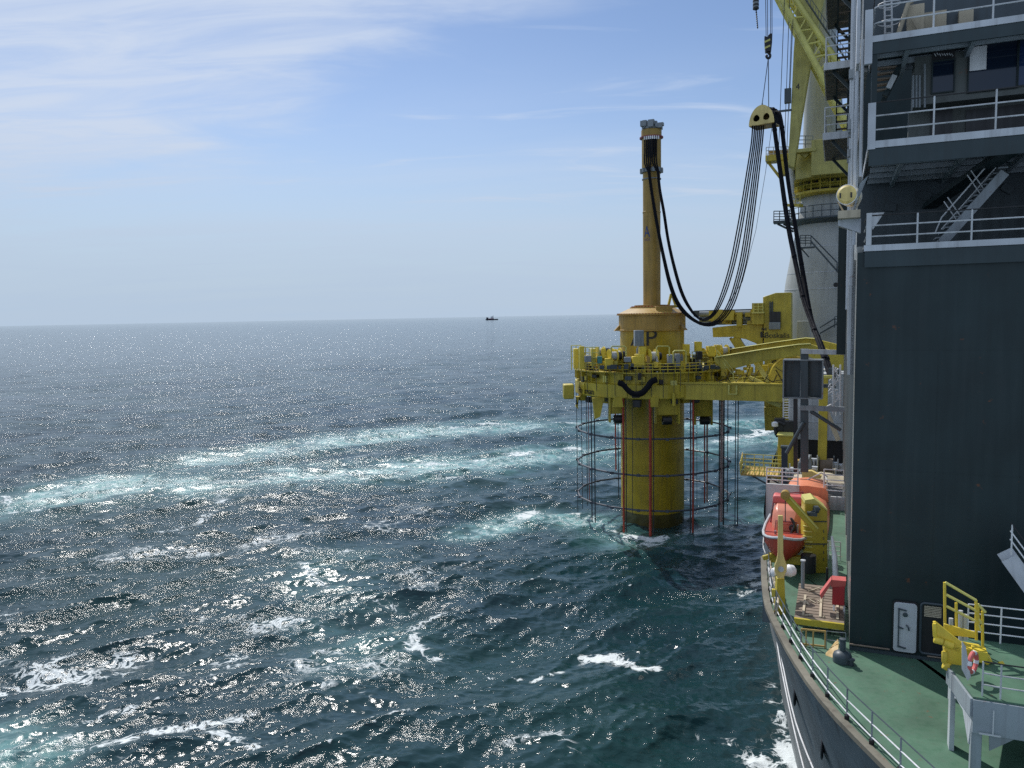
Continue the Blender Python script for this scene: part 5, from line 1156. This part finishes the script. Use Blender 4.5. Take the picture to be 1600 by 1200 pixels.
lv = thing('boat_crane_arm', PZ(1223, 962, DZ), 'cream yellow upright lever arm with round pivot on a yellow post at the deck edge', 'davit arm')
Q0 = PZ(1223, 963, DZ); yq = Q0.y
def qp(u, v, d=0): return PY(u, v, yq+d)
m = MB(); m.prism([qp(u, v) for u, v in ((1216, 806), (1223.5, 806), (1224, 865), (1226.5, 875), (1230, 884), (1229, 893), (1226, 899), (1225, 904), (1215, 904), (1213, 899), (1210.5, 893), (1210.5, 884), (1214, 875), (1215.5, 865))], V((.04, .16, 0))); m.build('arm', 'cream_yellow', lv, bevel=.02)
m = MB(); m.lathe([(.0, -.06), (.13, -.06), (.13, .26), (0, .26)], qp(1220, 889), 18, axis=(0.04, 1, 0)); m.build('pivot_pin', 'offwhite', lv)
m = MB(); m.prism([qp(u, v, .2) for u, v in ((1214.5, 904), (1226, 904), (1228, 963), (1212, 963))], V((.05, .42, 0))); m.box(qp(1209, 926, .4), (.18, .2, .35)); m.build('post', 'yellow', lv, bevel=.03)
m = MB(); rg6 = random.Random(1)
c = qp(1224, 893, .9); m.lathe([(.08, -.6), (.2, -.55), (.27, -.3), (.2, -.05), (.22, .1), (.30, .3), (.24, .52), (.1, .62)], c, 14, axis=(1, .15, .05)); m.build('covered_winch', 'white', None, label='winch wrapped in white cover behind the cream lever arm', cat='winch', origin=c)

# ---- foredeck fittings
gd = thing('grating_platform', PZ(1280, 975, DZ+.5), 'weathered brown slatted platform with pale supports and a yellow edge beam', 'platform')
zg = DZ+.55; g0 = PZ(1241, 966, zg); g1 = PZ(1319, 982, zg); gb = PZ(1250, 912, zg); dep = (gb-g0).dot(LV); wid = (g1-g0).dot(TV)
m = MB()
ns_ = 13
for k in range(ns_): m.box(g0+LV*(dep*(k+.5)/ns_)+TV*(wid/2), (wid, dep/ns_*.80, .06))
m.each('slat', 'grating_brown', gd)
m = MB()
for t in (.35, 1.05, 1.75, 2.3):
    if t < wid: m.box(g0+TV*t+LV*(dep*.35)+ZV*.06, (.10, dep*.55, .07))
m.each('bearer', 'tarp', gd)
m = MB(); m.bar(g0-LV*.06-ZV*.08, g0-LV*.06+TV*wid-ZV*.08, .14, .26); m.build('edge_beam', 'yellow', gd)
m = MB()
for t in (.1, wid*.5, wid-.1):
    for d in (.1, dep-.1): m.bar(g0+TV*t+LV*d-ZV*.55, g0+TV*t+LV*d-ZV*.04, .1)
m.each('leg', 'grey_dark', gd)
m = MB()
for k in range(9): q = g0+TV*rg6.uniform(.3, wid-.5)+LV*rg6.uniform(.3, dep-.3); m.tube([q+ZV*.05, q+ZV*.1+TV*rg6.uniform(-.5, .5), q+ZV*.06+LV*rg6.uniform(-.5, .5)], .03, 5)
m.each('loose_line', 'tarp', gd)
cb = thing('fire_cabinet', PZ(1305, 975, DZ), 'red steel cabinet with a pink red open lid beside the deckhouse wall', 'cabinet')
c0_ = PZ(1306, 975, DZ); yc = c0_.y
def cp_(u, v, d=0): return PY(u, v, yc+d)
m = MB(); a = cp_(1300, 946); b = cp_(1320, 917); m.box((a+b)/2+LV*.25, ((b-a).dot(TV), .5, b.z-a.z)); m.build('body', 'red', cb, bevel=.02)
m = MB(); m.prism([cp_(u, v) for u, v in ((1298, 917), (1300, 906), (1322, 908), (1321, 917))], LV*.6); m.build('roof', 'pink_red', cb)
m = MB(); m.prism([cp_(u, v, -.1) for u, v in ((1299, 906), (1299, 912), (1283, 937), (1281, 930))], LV*.55); m.build('lid', 'pink_red', cb)
m = MB()
for t in (.08, .5): m.bar(V((a.x, a.y, DZ))+TV*t+LV*.2, a+TV*t+LV*.2, .07)
m.each('leg', 'white', cb)
sp = thing('white_spar', PZ(1306, 912, DZ), 'white tapering spar leaning beside the red cabinet', 'spar')
m = MB(); m.tube([PZ(1306, 912, DZ+.05), PY(1304, 868, PZ(1306, 912, DZ).y+.5), PY(1300, 838, PZ(1306, 912, DZ).y+1)], [.15, .13, .06], 10); m.build('shaft', 'white', sp)
m = MB(); m.lathe([(.15, -.05), (.19, 0), (.15, .05)], PY(1305.2, 889, PZ(1306, 912, DZ).y+.3), 12); m.build('collar', 'grey_mid', sp)
def railing(name, pts, lab, h, mat, nr=3, post=1.2, r=.025, grp=None, top=None):
    g = thing(name, pts[0], lab, 'railing', grp); P = MB()
    for k in range(nr): MB().tube([V(p)+ZV*(h*(k+1)/nr) for p in pts], r, 6).build('rail', (top or mat) if k == nr-1 else mat, g)
    for i in range(len(pts)-1):
        d = V(pts[i+1])-V(pts[i]); n = max(1, round(d.length/post))
        for k in range(n+(1 if i == len(pts)-2 else 0)): q = V(pts[i])+d*(k/n); MB().cyl(q, q+ZV*h, r*1.25, n=6).build('post', mat, g)
    return g
railing('guard_rail', [PZ(1276, 872, DZ), PZ(1313, 876, DZ)], 'short white rail between the yellow davit and the deckhouse', 1.05, 'white', 4, .7)
railing('guard_rail', [S(57, -4.5, 15.7), S(57, -2.4, 15.7)], 'white rail behind the lifeboat at the outer left', 1.15, 'white', 4, 1.2, .04)
railing('guard_rail', [S(57.5, -.7, 15.0), S(57.5, .66, 15.0)], 'white rail behind the lifeboat against the deckhouse', 1.85, 'white', 5, 1.0, .04)
m = MB(); m.slab(57.1, 57.3, -4.55, -2.3, 10.2, 15.65); m.build('bulwark_panel', 'offwhite', None, label='pale grey bulwark panel left of the lifeboat', cat='bulwark', origin=S(57.2, -3, 10.2))
m = MB(); m.slab(57.4, 57.6, -1.0, .66, 10.2, 14.95); m.build('bulwark_panel', 'offwhite', None, label='pale grey bulwark panel right of the lifeboat by the deckhouse', cat='bulwark', origin=S(57.5, 0, 10.2))
a = PZ(1252, 1009, DZ); b = PZ(1289, 1013, DZ)
rf = thing('orange_frame', a, 'orange brown barrier frame standing on the green deck', 'barrier')
for hh in (.08, .72): MB().bar(a+ZV*hh, b+ZV*hh, .05, .07).build('bar', 'timber', rf)
for f in (0, .2, .5, 1): MB().bar(a+(b-a)*f, a+(b-a)*f+ZV*.75, .055).build('upright', 'timber', rf)
railing('guard_rail', [b+TV*.05, b+TV*.05+(b-a)*.8], 'thin grey chain rail beside the orange barrier', .75, 'grey_mid', 2, 1.2, .012)
vp = PZ(1316, 1034, DZ)
mv = thing('mushroom_vent', vp, 'grey mushroom vent on the green deck at the foot of the deckhouse corner', 'vent')
MB().lathe([(.32, 0), (.36, .02), (.36, .26), (.32, .36), (.2, .44), (.12, .47)], vp, 26).build('dome', 'grey_dark', mv)  # dome and stem coloured dark for the shadow lying over the vent
MB().lathe([(.11, .42), (.11, .82), (.09, .86), (.13, .88), (.13, .95), (.02, .97)], vp, 16).build('stem', 'grey_dark', mv)
p1 = PZ(1290, 1024, DZ); MB().prism([p1, PZ(1308, 1030, DZ), PZ(1310, 1020, DZ)+ZV*.35, PZ(1309, 1010, DZ)+ZV*.25], ZV*.05+LV*.1).build('timber_wedge', 'timber', None, label='tan timber wedge beside the mushroom vent', cat='wedge', origin=p1)
p1 = PZ(1330, 1040, DZ); m = MB(); m.lathe([(.10, 0), (.11, .02), (.09, .2), (.14, .22), (.14, .28), (.02, .3)], p1, 12); m.build('deck_bollard', 'grey_dark', None, label='small dark bollard on the shaded deck by the vent', cat='bollard', origin=p1)
gp = PZ(1254, 937, DZ); pt = thing('grey_post', gp, 'thin grey post standing beside the slatted platform', 'post')
MB().cyl(gp, gp+ZV*1.9, .085, n=12).build('shaft', 'grey_mid', pt); MB().lathe([(.08, 1.9), (.12, 1.92), (.12, 1.98), (.02, 2.0)], gp, 12).build('cap', 'grey_light', pt); MB().box(gp+ZV*.02, (.3, .3, .04)).build('foot_plate', 'grey_mid', pt)
for k, (u, v, w_, h_, mt, lab) in enumerate(((1268, 880, .5, .7, 'grey_dark', 'dark locker behind the slatted platform'), (1240, 868, .8, .4, 'teal', 'low teal box under the rescue boat bow'), (1292, 905, .12, 1.0, 'black', 'black standpipe left of the white spar'))):
    q = PZ(u, v+12, DZ); o = MB().box(q+ZV*(h_/2), (w_, w_*.8, h_)).build('deck_locker' if k < 2 else 'standpipe', mt, None, bevel=.03, label=lab, cat='locker' if k < 2 else 'pipe', origin=q)
# pipes and hoses on the outboard rail
m = MB()
for k in range(7): q = PZ(1200+k*2, 915+k*9, DZ); m.tube([q+ZV*.2, q+ZV*.8+TV*.1, q+ZV*.9+LV*1.2, q+ZV*.4+LV*2.2], .045, 6)
m.each('rail_pipe', 'tarp', er)

# ---- raised platform at lower right
zp = 16.6
rp = thing('raised_platform', S(27, 6, DZ), 'raised green platform on pale grey legs at the lower right', 'platform')
cA, cB, cC = (25.15, 3.85), (27.25, 3.47), (29.7, 4.05)
def wid_(c, z): return S(c[0], c[1], z)
top = [cA, cB, cC, (29.7, 14), (25.15, 14)]
m = MB(); m.prism([wid_(c, zp-.06) for c in top], ZV*.06); m.build('deck_plate', 'deck_green', rp)
def beam(c, d, h, mt='frame_grey', th=.14): m = MB(); m.bar(wid_(c, zp-.065-h/2), wid_(d, zp-.065-h/2), th, h); return m.build('edge_beam', mt, rp)
beam(cA, (25.15, 14), 1.0); beam(cA, cB, .55); beam(cB, cC, .5); beam(cC, (29.7, 14), .4)
m = MB(); leg2 = S(26.33+.5, 3.53, DZ); m.box(S(26.95, 3.55, (DZ+zp-.1)/2), (.14, .42, zp-DZ-.1)); m.build('leg', 'grey_light', rp)
m = MB(); m.box(S(25.33, 3.98, (DZ+zp-.1)/2), (.28, .30, zp-DZ-.1)); m.build('leg', 'frame_grey', rp, bevel=.02)
m = MB(); m.prism([wid_(cA, zp-.6)+LV*.05, wid_(cB, zp-.6), wid_(cB, zp-1.15), wid_((26.5, 3.6), zp-.75), wid_((25.9, 3.7), zp-.8), wid_((25.4, 3.8), zp-1.6)], TV*.05); m.build('knee_plate', 'grey_light', rp)
m = MB(); m.prism([S(25.1, 4.28, zp-1.0), S(25.1, 5.0, zp-1.0), S(25.1, 4.3, zp-1.55)], LV*.08); m.build('gusset', 'grey_mid', rp)
m = MB(); m.bar(S(24.98, 4.0, zp-1.0), S(24.98, 4.55, zp-1.0), .04); m.bar(S(24.98, 4.35, zp-1.0), S(24.98, 4.35, zp-.25), .03); m.each('pipe_clip', 'offwhite', rp)
railing('guard_rail', [S(25.3, 4.1, zp), S(25.25, 4.55, zp), S(25.25, 14, zp)], 'near rail of the raised platform with a black top bar', 1.05, 'offwhite', 3, 1.9, .022, top='black')
railing('guard_rail', [S(29.6, 4.3, zp), S(29.6, 14, zp)], 'far rail of the raised platform against the dark wall', 1.25, 'white', 4, 1.0, .024)
yf = thing('yellow_fairlead', S(27.8, 3.6, zp), 'yellow roller fairlead bolted to the edge of the raised platform', 'fairlead')
lf = 27.3
def yp(u, v, d=0): return PL(u, v, lf+d)
m = MB(); m.prism([yp(u, v) for u, v in ((1458, 972), (1462, 972), (1502, 1004), (1500, 1022), (1476, 1008), (1460, 1000))], LV*.12); m.build('side_plate', 'yellow_bright', yf, bevel=.015)
m = MB(); m.prism([yp(u, v) for u, v in ((1475, 1012), (1502, 1010), (1506, 1050), (1478, 1044))], LV*.5); m.build('housing', 'yellow_bright', yf, bevel=.02)
for u0, v0, u1, v1, r_ in ((1460, 974, 1461, 996, .06), (1459, 999, 1474, 1003, .11), (1474, 1004, 1490, 1010, .12), (1476, 1018, 1476, 1036, .09), (1474, 1038, 1484, 1044, .13)):
    m = MB(); p, q = yp(u0, v0, -.05), yp(u1, v1, -.05); m.tube([p, p+(q-p)*.08, q-(q-p)*.08, q], [r_*.8, r_, r_, r_*.8], 14); m.build('roller', 'yellow_bright', yf)
m = MB(); m.prism([yp(u, v, .9) for u, v in ((1475, 975), (1523, 988), (1523, 997), (1475, 992))], LV*.1); m.prism([yp(u, v, .4) for u, v in ((1500, 1012), (1534, 1018), (1552, 1036), (1536, 1040), (1505, 1046))], LV*.6); m.box(yp(1530, 1022, .4), (.4, .5, .35)); m.each('guide_plate', 'yellow_bright', yf, bevel=.015)
m = MB(); a = yp(1548, 1030, .3); m.bar(yp(1538, 1034, .6), yp(1570, 1040, .6), .5, .05); m.bar(yp(1563, 1034, .6), yp(1573, 1050, .4), .16, .06); m.build('grip_step', 'yellow_bright', yf)
yr = thing('yellow_railing', yp(1475, 985, .8), 'tall yellow guard railing standing behind the yellow fairlead', 'railing')
m = MB(); d = 1.2
def yy(u, v): return PL(u, v, 28.4)
for seg in (((1477, 910), (1525, 938)), ((1478, 929), (1527, 955)), ((1478, 947), (1526, 971)), ((1528, 944), (1540, 957)), ((1528, 966), (1536, 976)), ((1528, 975), (1533, 985))):
    m.cyl(yy(*seg[0]), yy(*seg[1]), .045, n=8)
m.each('rail', 'lime_rail', yr)
m = MB()
for (u, v0, v1) in ((1476, 910, 980), (1494, 942, 985), (1525, 938, 1000), (1535, 955, 1010), (1528, 944, 985)): m.cyl(yy(u, v0), yy(u+.5, v1), .045, n=8)
m.each('post', 'yellow_bright', yr)
m = MB()
for (u, v0, v1) in ((1486, 966, 990), (1501, 954, 1000), (1508, 960, 1000)): m.cyl(PL(u, v0, 29.2), PL(u, v1, 29.2), .07, n=8)
m.each('pipe_stub', 'offwhite', rp)
bo = thing('lifebuoy', PL(1521, 1035, 26.3), 'red and white lifebuoy hanging on the raised platform rail', 'lifebuoy')
c = PL(1520, 1035, 26.3); axb = V((math.cos(R_(50)), -math.sin(R_(50)), 0)); e1 = ZV; e2 = axb.cross(ZV).normalized()
def tor(a0, a1, r=.07, R0=.29, n=10): return [c+e1*(R0*math.cos(a))+e2*(R0*math.sin(a)) for a in np.linspace(a0, a1, n)]
for k in range(4):
    m = MB(); a0 = k*math.pi/2; m.tube(tor(a0, a0+1.15), .07, 10); m.build('red_quarter', 'pink_red', bo); m = MB(); m.tube(tor(a0+1.15, a0+math.pi/2, n=5), .075, 10); m.build('white_band', 'white', bo)
m = MB(); m.prism([PL(u, v, 26.0) for u, v in ((1503, 1002), (1509, 1010), (1517, 1058), (1512, 1064), (1503, 1046))], LV*.05); m.build('lifebuoy_board', 'offwhite', None, label='white bracket board next to the lifebuoy', cat='board', origin=PL(1508, 1058, 26.0))
# stair at the right edge
sr = thing('side_stair', PL(1590, 905, 31.5), 'pale grey stair with white rails coming down at the right edge', 'stair')
a = PL(1577, 872, 31.5); b = PL(1670, 1000, 30.6)
MB().bar(a, b, .55, .08, LV).build('stringer', 'grey_light', sr); MB().bar(a+LV*.9, b+LV*.9, .55, .08, LV).build('stringer', 'grey_light', sr)
m = MB()
for k in range(1, 9): m.box(a+(b-a)*(k/9)+LV*.45, (.25, .85, .05))
m.each('tread', 'grey_mid', sr)
for hh in (.45, .75, 1.05): MB().tube([a+ZV*(.25+hh), b+ZV*(.25+hh)], .024, 6).build('rail', 'white' if hh < 1 else 'black', sr)
for f in (.03, .3, .6): p = a+(b-a)*f; MB().cyl(p+ZV*.2, p+ZV*1.3, .03, n=6).build('post', 'white', sr)

# ---------------------------------------------------------------- working deck behind the lifeboats
wd_ = thing('deck_cabin', S(92, 0, 10.2), 'pale grey cabin block below the yellow beams behind the screen box', 'cabin')
m = MB(); p = PL(1234, 600, 90); q = PL(1330, 690, 90); m.slab(90, 98, p.dot(TV), 8, q.z, p.z+1.2); m.build('wall', 'offwhite', wd_, bevel=.05)
m = MB(); m.slab(90.4, 98, p.dot(TV)+.3, 8, 10.2, q.z-.01); m.build('lower_wall', 'black', wd_)
m = MB()
for z in (p.z-1.2, p.z-2.6, p.z-4.2): m.slab(89.96, 90, p.dot(TV), 8, z, z+.07)
m.each('wall_rib', 'grey_light', wd_)
m = MB()
for u in (1224, 1233): m.bar(PL(u, 622, 88), PL(u, 655, 88), .14)
for v in range(625, 656, 4): m.bar(PL(1224, v, 88), PL(1233, v, 88), .1)
m.build('ladder', 'white', wd_); m = MB(); m.bar(PL(1222, 656, 88), PL(1242, 668, 88), .5, .15); m.build('ladder_foot', 'grey_light', wd_)
ypst = thing('yellow_crane_post', S(74, 0, 10.2), 'slim yellow vertical post with a bracket top right of the screen box', 'post')
a = PL(1287, 742, 74); b = PL(1287, 590, 74); MB().bar(V((b.x, b.y, 10.2)), b, .75, .6, LV).build('shaft', 'yellow', ypst, bevel=.04)
m = MB(); m.bar(PL(1283, 589, 74), PL(1303, 589, 74), .3, .3); m.build('top_bracket', 'lime_rail', ypst)
m = MB(); m.bar(PL(1290, 640, 74), PL(1310, 688, 74), .35, .4); m.build('knee', 'tarp', ypst)
an = thing('lattice_rack', PL(1308, 650, 66), 'white open lattice rack of pipes against the deckhouse side', 'rack')
m = MB(); rg7 = random.Random(12)
for k in range(34):
    u = rg7.uniform(1298, 1315); v = rg7.uniform(572, 645); m.cyl(PL(u, v, 66), PL(u+rg7.uniform(-8, 8), v+rg7.uniform(-9, 9), 66), .05, n=5)
for u in (1302, 1313): m.cyl(PL(u, 570, 66), PL(u, 648, 66), .08, n=6)
m.build('pipe_lattice', 'white', an)
m = MB(); m.box(PL(1304, 580, 66.5), (.9, .3, .5)); m.box(PL(1296, 603, 66.5), (1.0, .3, .3)); m.each('clamp_box', 'grey_dark', an)
bk = thing('basket_platform', PL(1185, 742, 80), 'yellow railed access basket jutting out over the sea', 'platform')
k0 = PL(1157, 741, 79); k1 = PL(1217, 744, 79); zk = (k0.z+k1.z)/2; t0k, t1k = k0.dot(TV), k1.dot(TV)
m = MB(); m.slab(79, 83.2, t0k, t1k, zk-.15, zk); m.build('floor', 'timber', bk)
m = MB()
for k in range(12): t = t0k+(t1k-t0k)*(k+.5)/12; m.slab(78.9, 83.2, t-.03, t+.03, zk+.01, zk+.05)
m.each('floor_batten', 'yellow', bk)
def brail(pts, n, h):
    for k in range(n): MB().tube([V(p)+ZV*(h*(k+1)/n) for p in pts], .045, 6).build('rail', 'lime_rail', bk)
brail([S(79, t1k, zk), S(79, t0k, zk), S(83.2, t0k-.2, zk), S(83.2, t1k, zk)], 3, 1.3)
for k in range(9): t = t0k+(t1k-t0k)*k/8; MB().cyl(S(79, t, zk), S(79, t, zk+1.3), .045, n=6).build('post', 'lime_rail', bk)
for k in range(1, 6): l = 79+4.2*k/6; MB().cyl(S(l, t0k-.04*k, zk), S(l, t0k-.04*k, zk+1.4), .045, n=6).build('post', 'lime_rail', bk)
for k in range(5): t = t0k+(t1k-t0k)*k/4; MB().cyl(S(83.2, t, zk), S(83.2, t, zk+1.3), .045, n=6).build('post', 'lime_rail', bk)
m = MB(); m.prism([S(79, t0k, zk), S(83.2, t0k-.2, zk), S(83.2, t0k-.25, zk+1.5), S(79.3, t0k-.1, zk+1.0)], -TV*.05); m.build('side_mesh', 'timber', bk)
m = MB()
for l in (79.6, 82.6): m.bar(S(l, t1k, zk-1.6), S(l, t0k+1.0, zk-.2), .14); m.bar(S(l, t1k-1.2, zk-1.1), S(l, t1k-1.2, zk-.15), .12); m.bar(S(l, t1k+1, zk-1.6), S(l, t1k-.1, zk-1.6), .2)
m.each('support_bracket', 'grey_dark', bk)
bn = PL(1226, 740, 76); b2_ = thing('blue_bollard', bn, 'thick dark blue mooring post beside the yellow basket', 'bollard')
MB().bar(V((bn.x, bn.y, 10.2)), PL(1226, 700, 76), .55, .55, LV).build('shaft', 'navy', b2_, bevel=.03); MB().box(PL(1226, 698, 76), (.7, .7, .2)).build('cap', 'grey_dark', b2_)
q = PL(1256, 738, 72); bx = thing('grey_machine_box', q, 'blue grey box with a sloped lid behind the orange lifeboat', 'box')
m = MB(); m.prism([PL(u, v, 72) for u, v in ((1247, 745), (1247, 724), (1252, 714), (1265, 714), (1268, 722), (1268, 745))], LV*1.3); m.build('body', 'grey_mid', bx, bevel=.03)
m = MB(); m.prism([PL(u, v, 71.9) for u, v in ((1247, 723), (1252, 714), (1265, 714), (1261, 723))], -LV*.06); m.build('lid', 'grey_light', bx)
q = PL(1293, 742, 74); rl_ = thing('hose_reel', q, 'brown cable reel on the working deck near the deckhouse side', 'reel')
c = PL(1291, 727, 74); m = MB(); m.lathe([(.2, -.55), (.62, -.55), (.62, .55), (.2, .55)], c, 18, axis=TV); m.build('wound_cable', 'grating_brown', rl_)
m = MB()
for s_ in (-.65, .6): m.lathe([(.2, s_), (.9, s_), (.9, s_+.06), (.2, s_+.06)], c, 20, axis=TV)
m.each('flange', 'grey_dark', rl_)
c = PL(1286, 745, 68); m = MB(); rg8 = random.Random(6)
rows = [[c+TV*(x*2.3)+LV*(y*1.5)+ZV*(.55*math.exp(-2.2*(x*x+y*y))+.05*rg8.random()-.2) for x in np.linspace(-1, 1, 14)] for y in np.linspace(-1, 1, 10)]
m.grid(rows); m.build('tarpaulin', 'tarp', None, label='crumpled beige tarpaulin on the deck behind the lifeboat', cat='tarpaulin', origin=c)
q = PL(1258, 741, 66); m = MB(); m.prism([PL(u, v, 66) for u, v in ((1253, 746), (1253, 737), (1268, 736), (1284, 744), (1282, 748))], LV*.6); m.build('yellow_cover', 'cream_yellow', None, label='small yellow cover plate just behind the lifeboat roof', cat='cover', origin=q)
q = PL(1228, 715, 84); yb_ = thing('yellow_bin', V((q.x, q.y, 10.2)), 'yellow steel bin with black gear heaped on it beyond the basket', 'bin')
m = MB(); a = PL(1215, 720, 84); b = PL(1242, 682, 84); m.slab(84, 86, a.dot(TV), b.dot(TV), 10.2, b.z); m.build('body', 'yellow', yb_, bevel=.06)
m = MB(); m.slab(83.9, 86.1, a.dot(TV)-.1, b.dot(TV)+.1, b.z, b.z+.12); m.build('rim', 'lime_rail', yb_)
gear = thing('deck_gear', PL(1230, 680, 88), 'heap of black machinery on top of the yellow bin', 'machinery')
m = MB()
for k in range(22): s_ = rg8.uniform(.3, 1.1); m.box(PL(1216+rg8.uniform(0, 26), 680-rg8.uniform(0, 20), 86.5+rg8.uniform(0, 1)), (s_, s_, s_*rg8.uniform(.5, 1.3)))
m.each('machine_block', 'black', gear, bevel=.05)
m = MB(); m.tube(spline([PL(1213, 680, 86), PL(1211, 668, 86), PL(1216, 660, 86), PL(1226, 664, 86)], 4), .16, 7); m.build('pipe_bend', 'black', gear); m = MB(); m.lathe([(.1, -.3), (.35, -.2), (.35, .2), (.1, .3)], PL(1211, 663, 86), 12); m.build('white_float', 'white', gear)
names = [('stowage_rack', 'offwhite'), ('pump_unit', 'grey_dark'), ('cable_tray', 'tarp'), ('spare_drum', 'amber'), ('tool_chest', 'grey_mid')]
labs = ['open pale rack of tubes under the yellow post', 'dark pump unit in front of the black opening', 'long beige cable tray lying on the working deck', 'orange brown drum between bollard and grey box', 'grey chest near the foot of the screen post']
for (nm, mt), lab, (u, v, l) in zip(names, labs, ((1302, 728, 80), (1272, 722, 80), (1276, 735, 78), (1248, 731, 73), (1240, 738, 70))):
    q = PL(u, v+8, l); g = thing(nm, q, lab, nm.split('_')[1])
    if nm == 'spare_drum': MB().lathe([(.1, 0), (.42, .02), (.45, .3), (.42, .6), (.45, .9), (.42, 1.2), (.1, 1.22)], q, 18).build('barrel', mt, g); MB().lathe([(.44, .28), (.48, .3), (.44, .32)], q, 18).build('hoop', 'grey_dark', g)
    else:
        w_ = dict(cable_tray=3.4, stowage_rack=1.6).get(nm, 1.2)
        MB().box(q+ZV*.35, (w_, .9, .7)).build('body', mt, g, bevel=.05); MB().box(q+ZV*.75, (w_*.6, .5, .25)).build('top_fitting', 'grey_light', g, bevel=.03)
        m = MB()
        for k in range(5): m.tube([q+TV*(-w_/2+w_*k/4)+ZV*.3-LV*.5, q+TV*(-w_/2+w_*k/4)+ZV*(.9+.4*(k % 2))-LV*.5], .06, 6)
        m.each('upright', 'offwhite', g)
railing('guard_rail', [S(100, -6.6, 10.2), S(86.5, -6.0, 10.2), S(84, -5.9, 10.2)], 'yellow rail along the working deck edge beyond the basket', 1.2, 'lime_rail', 3, 1.6, .04)
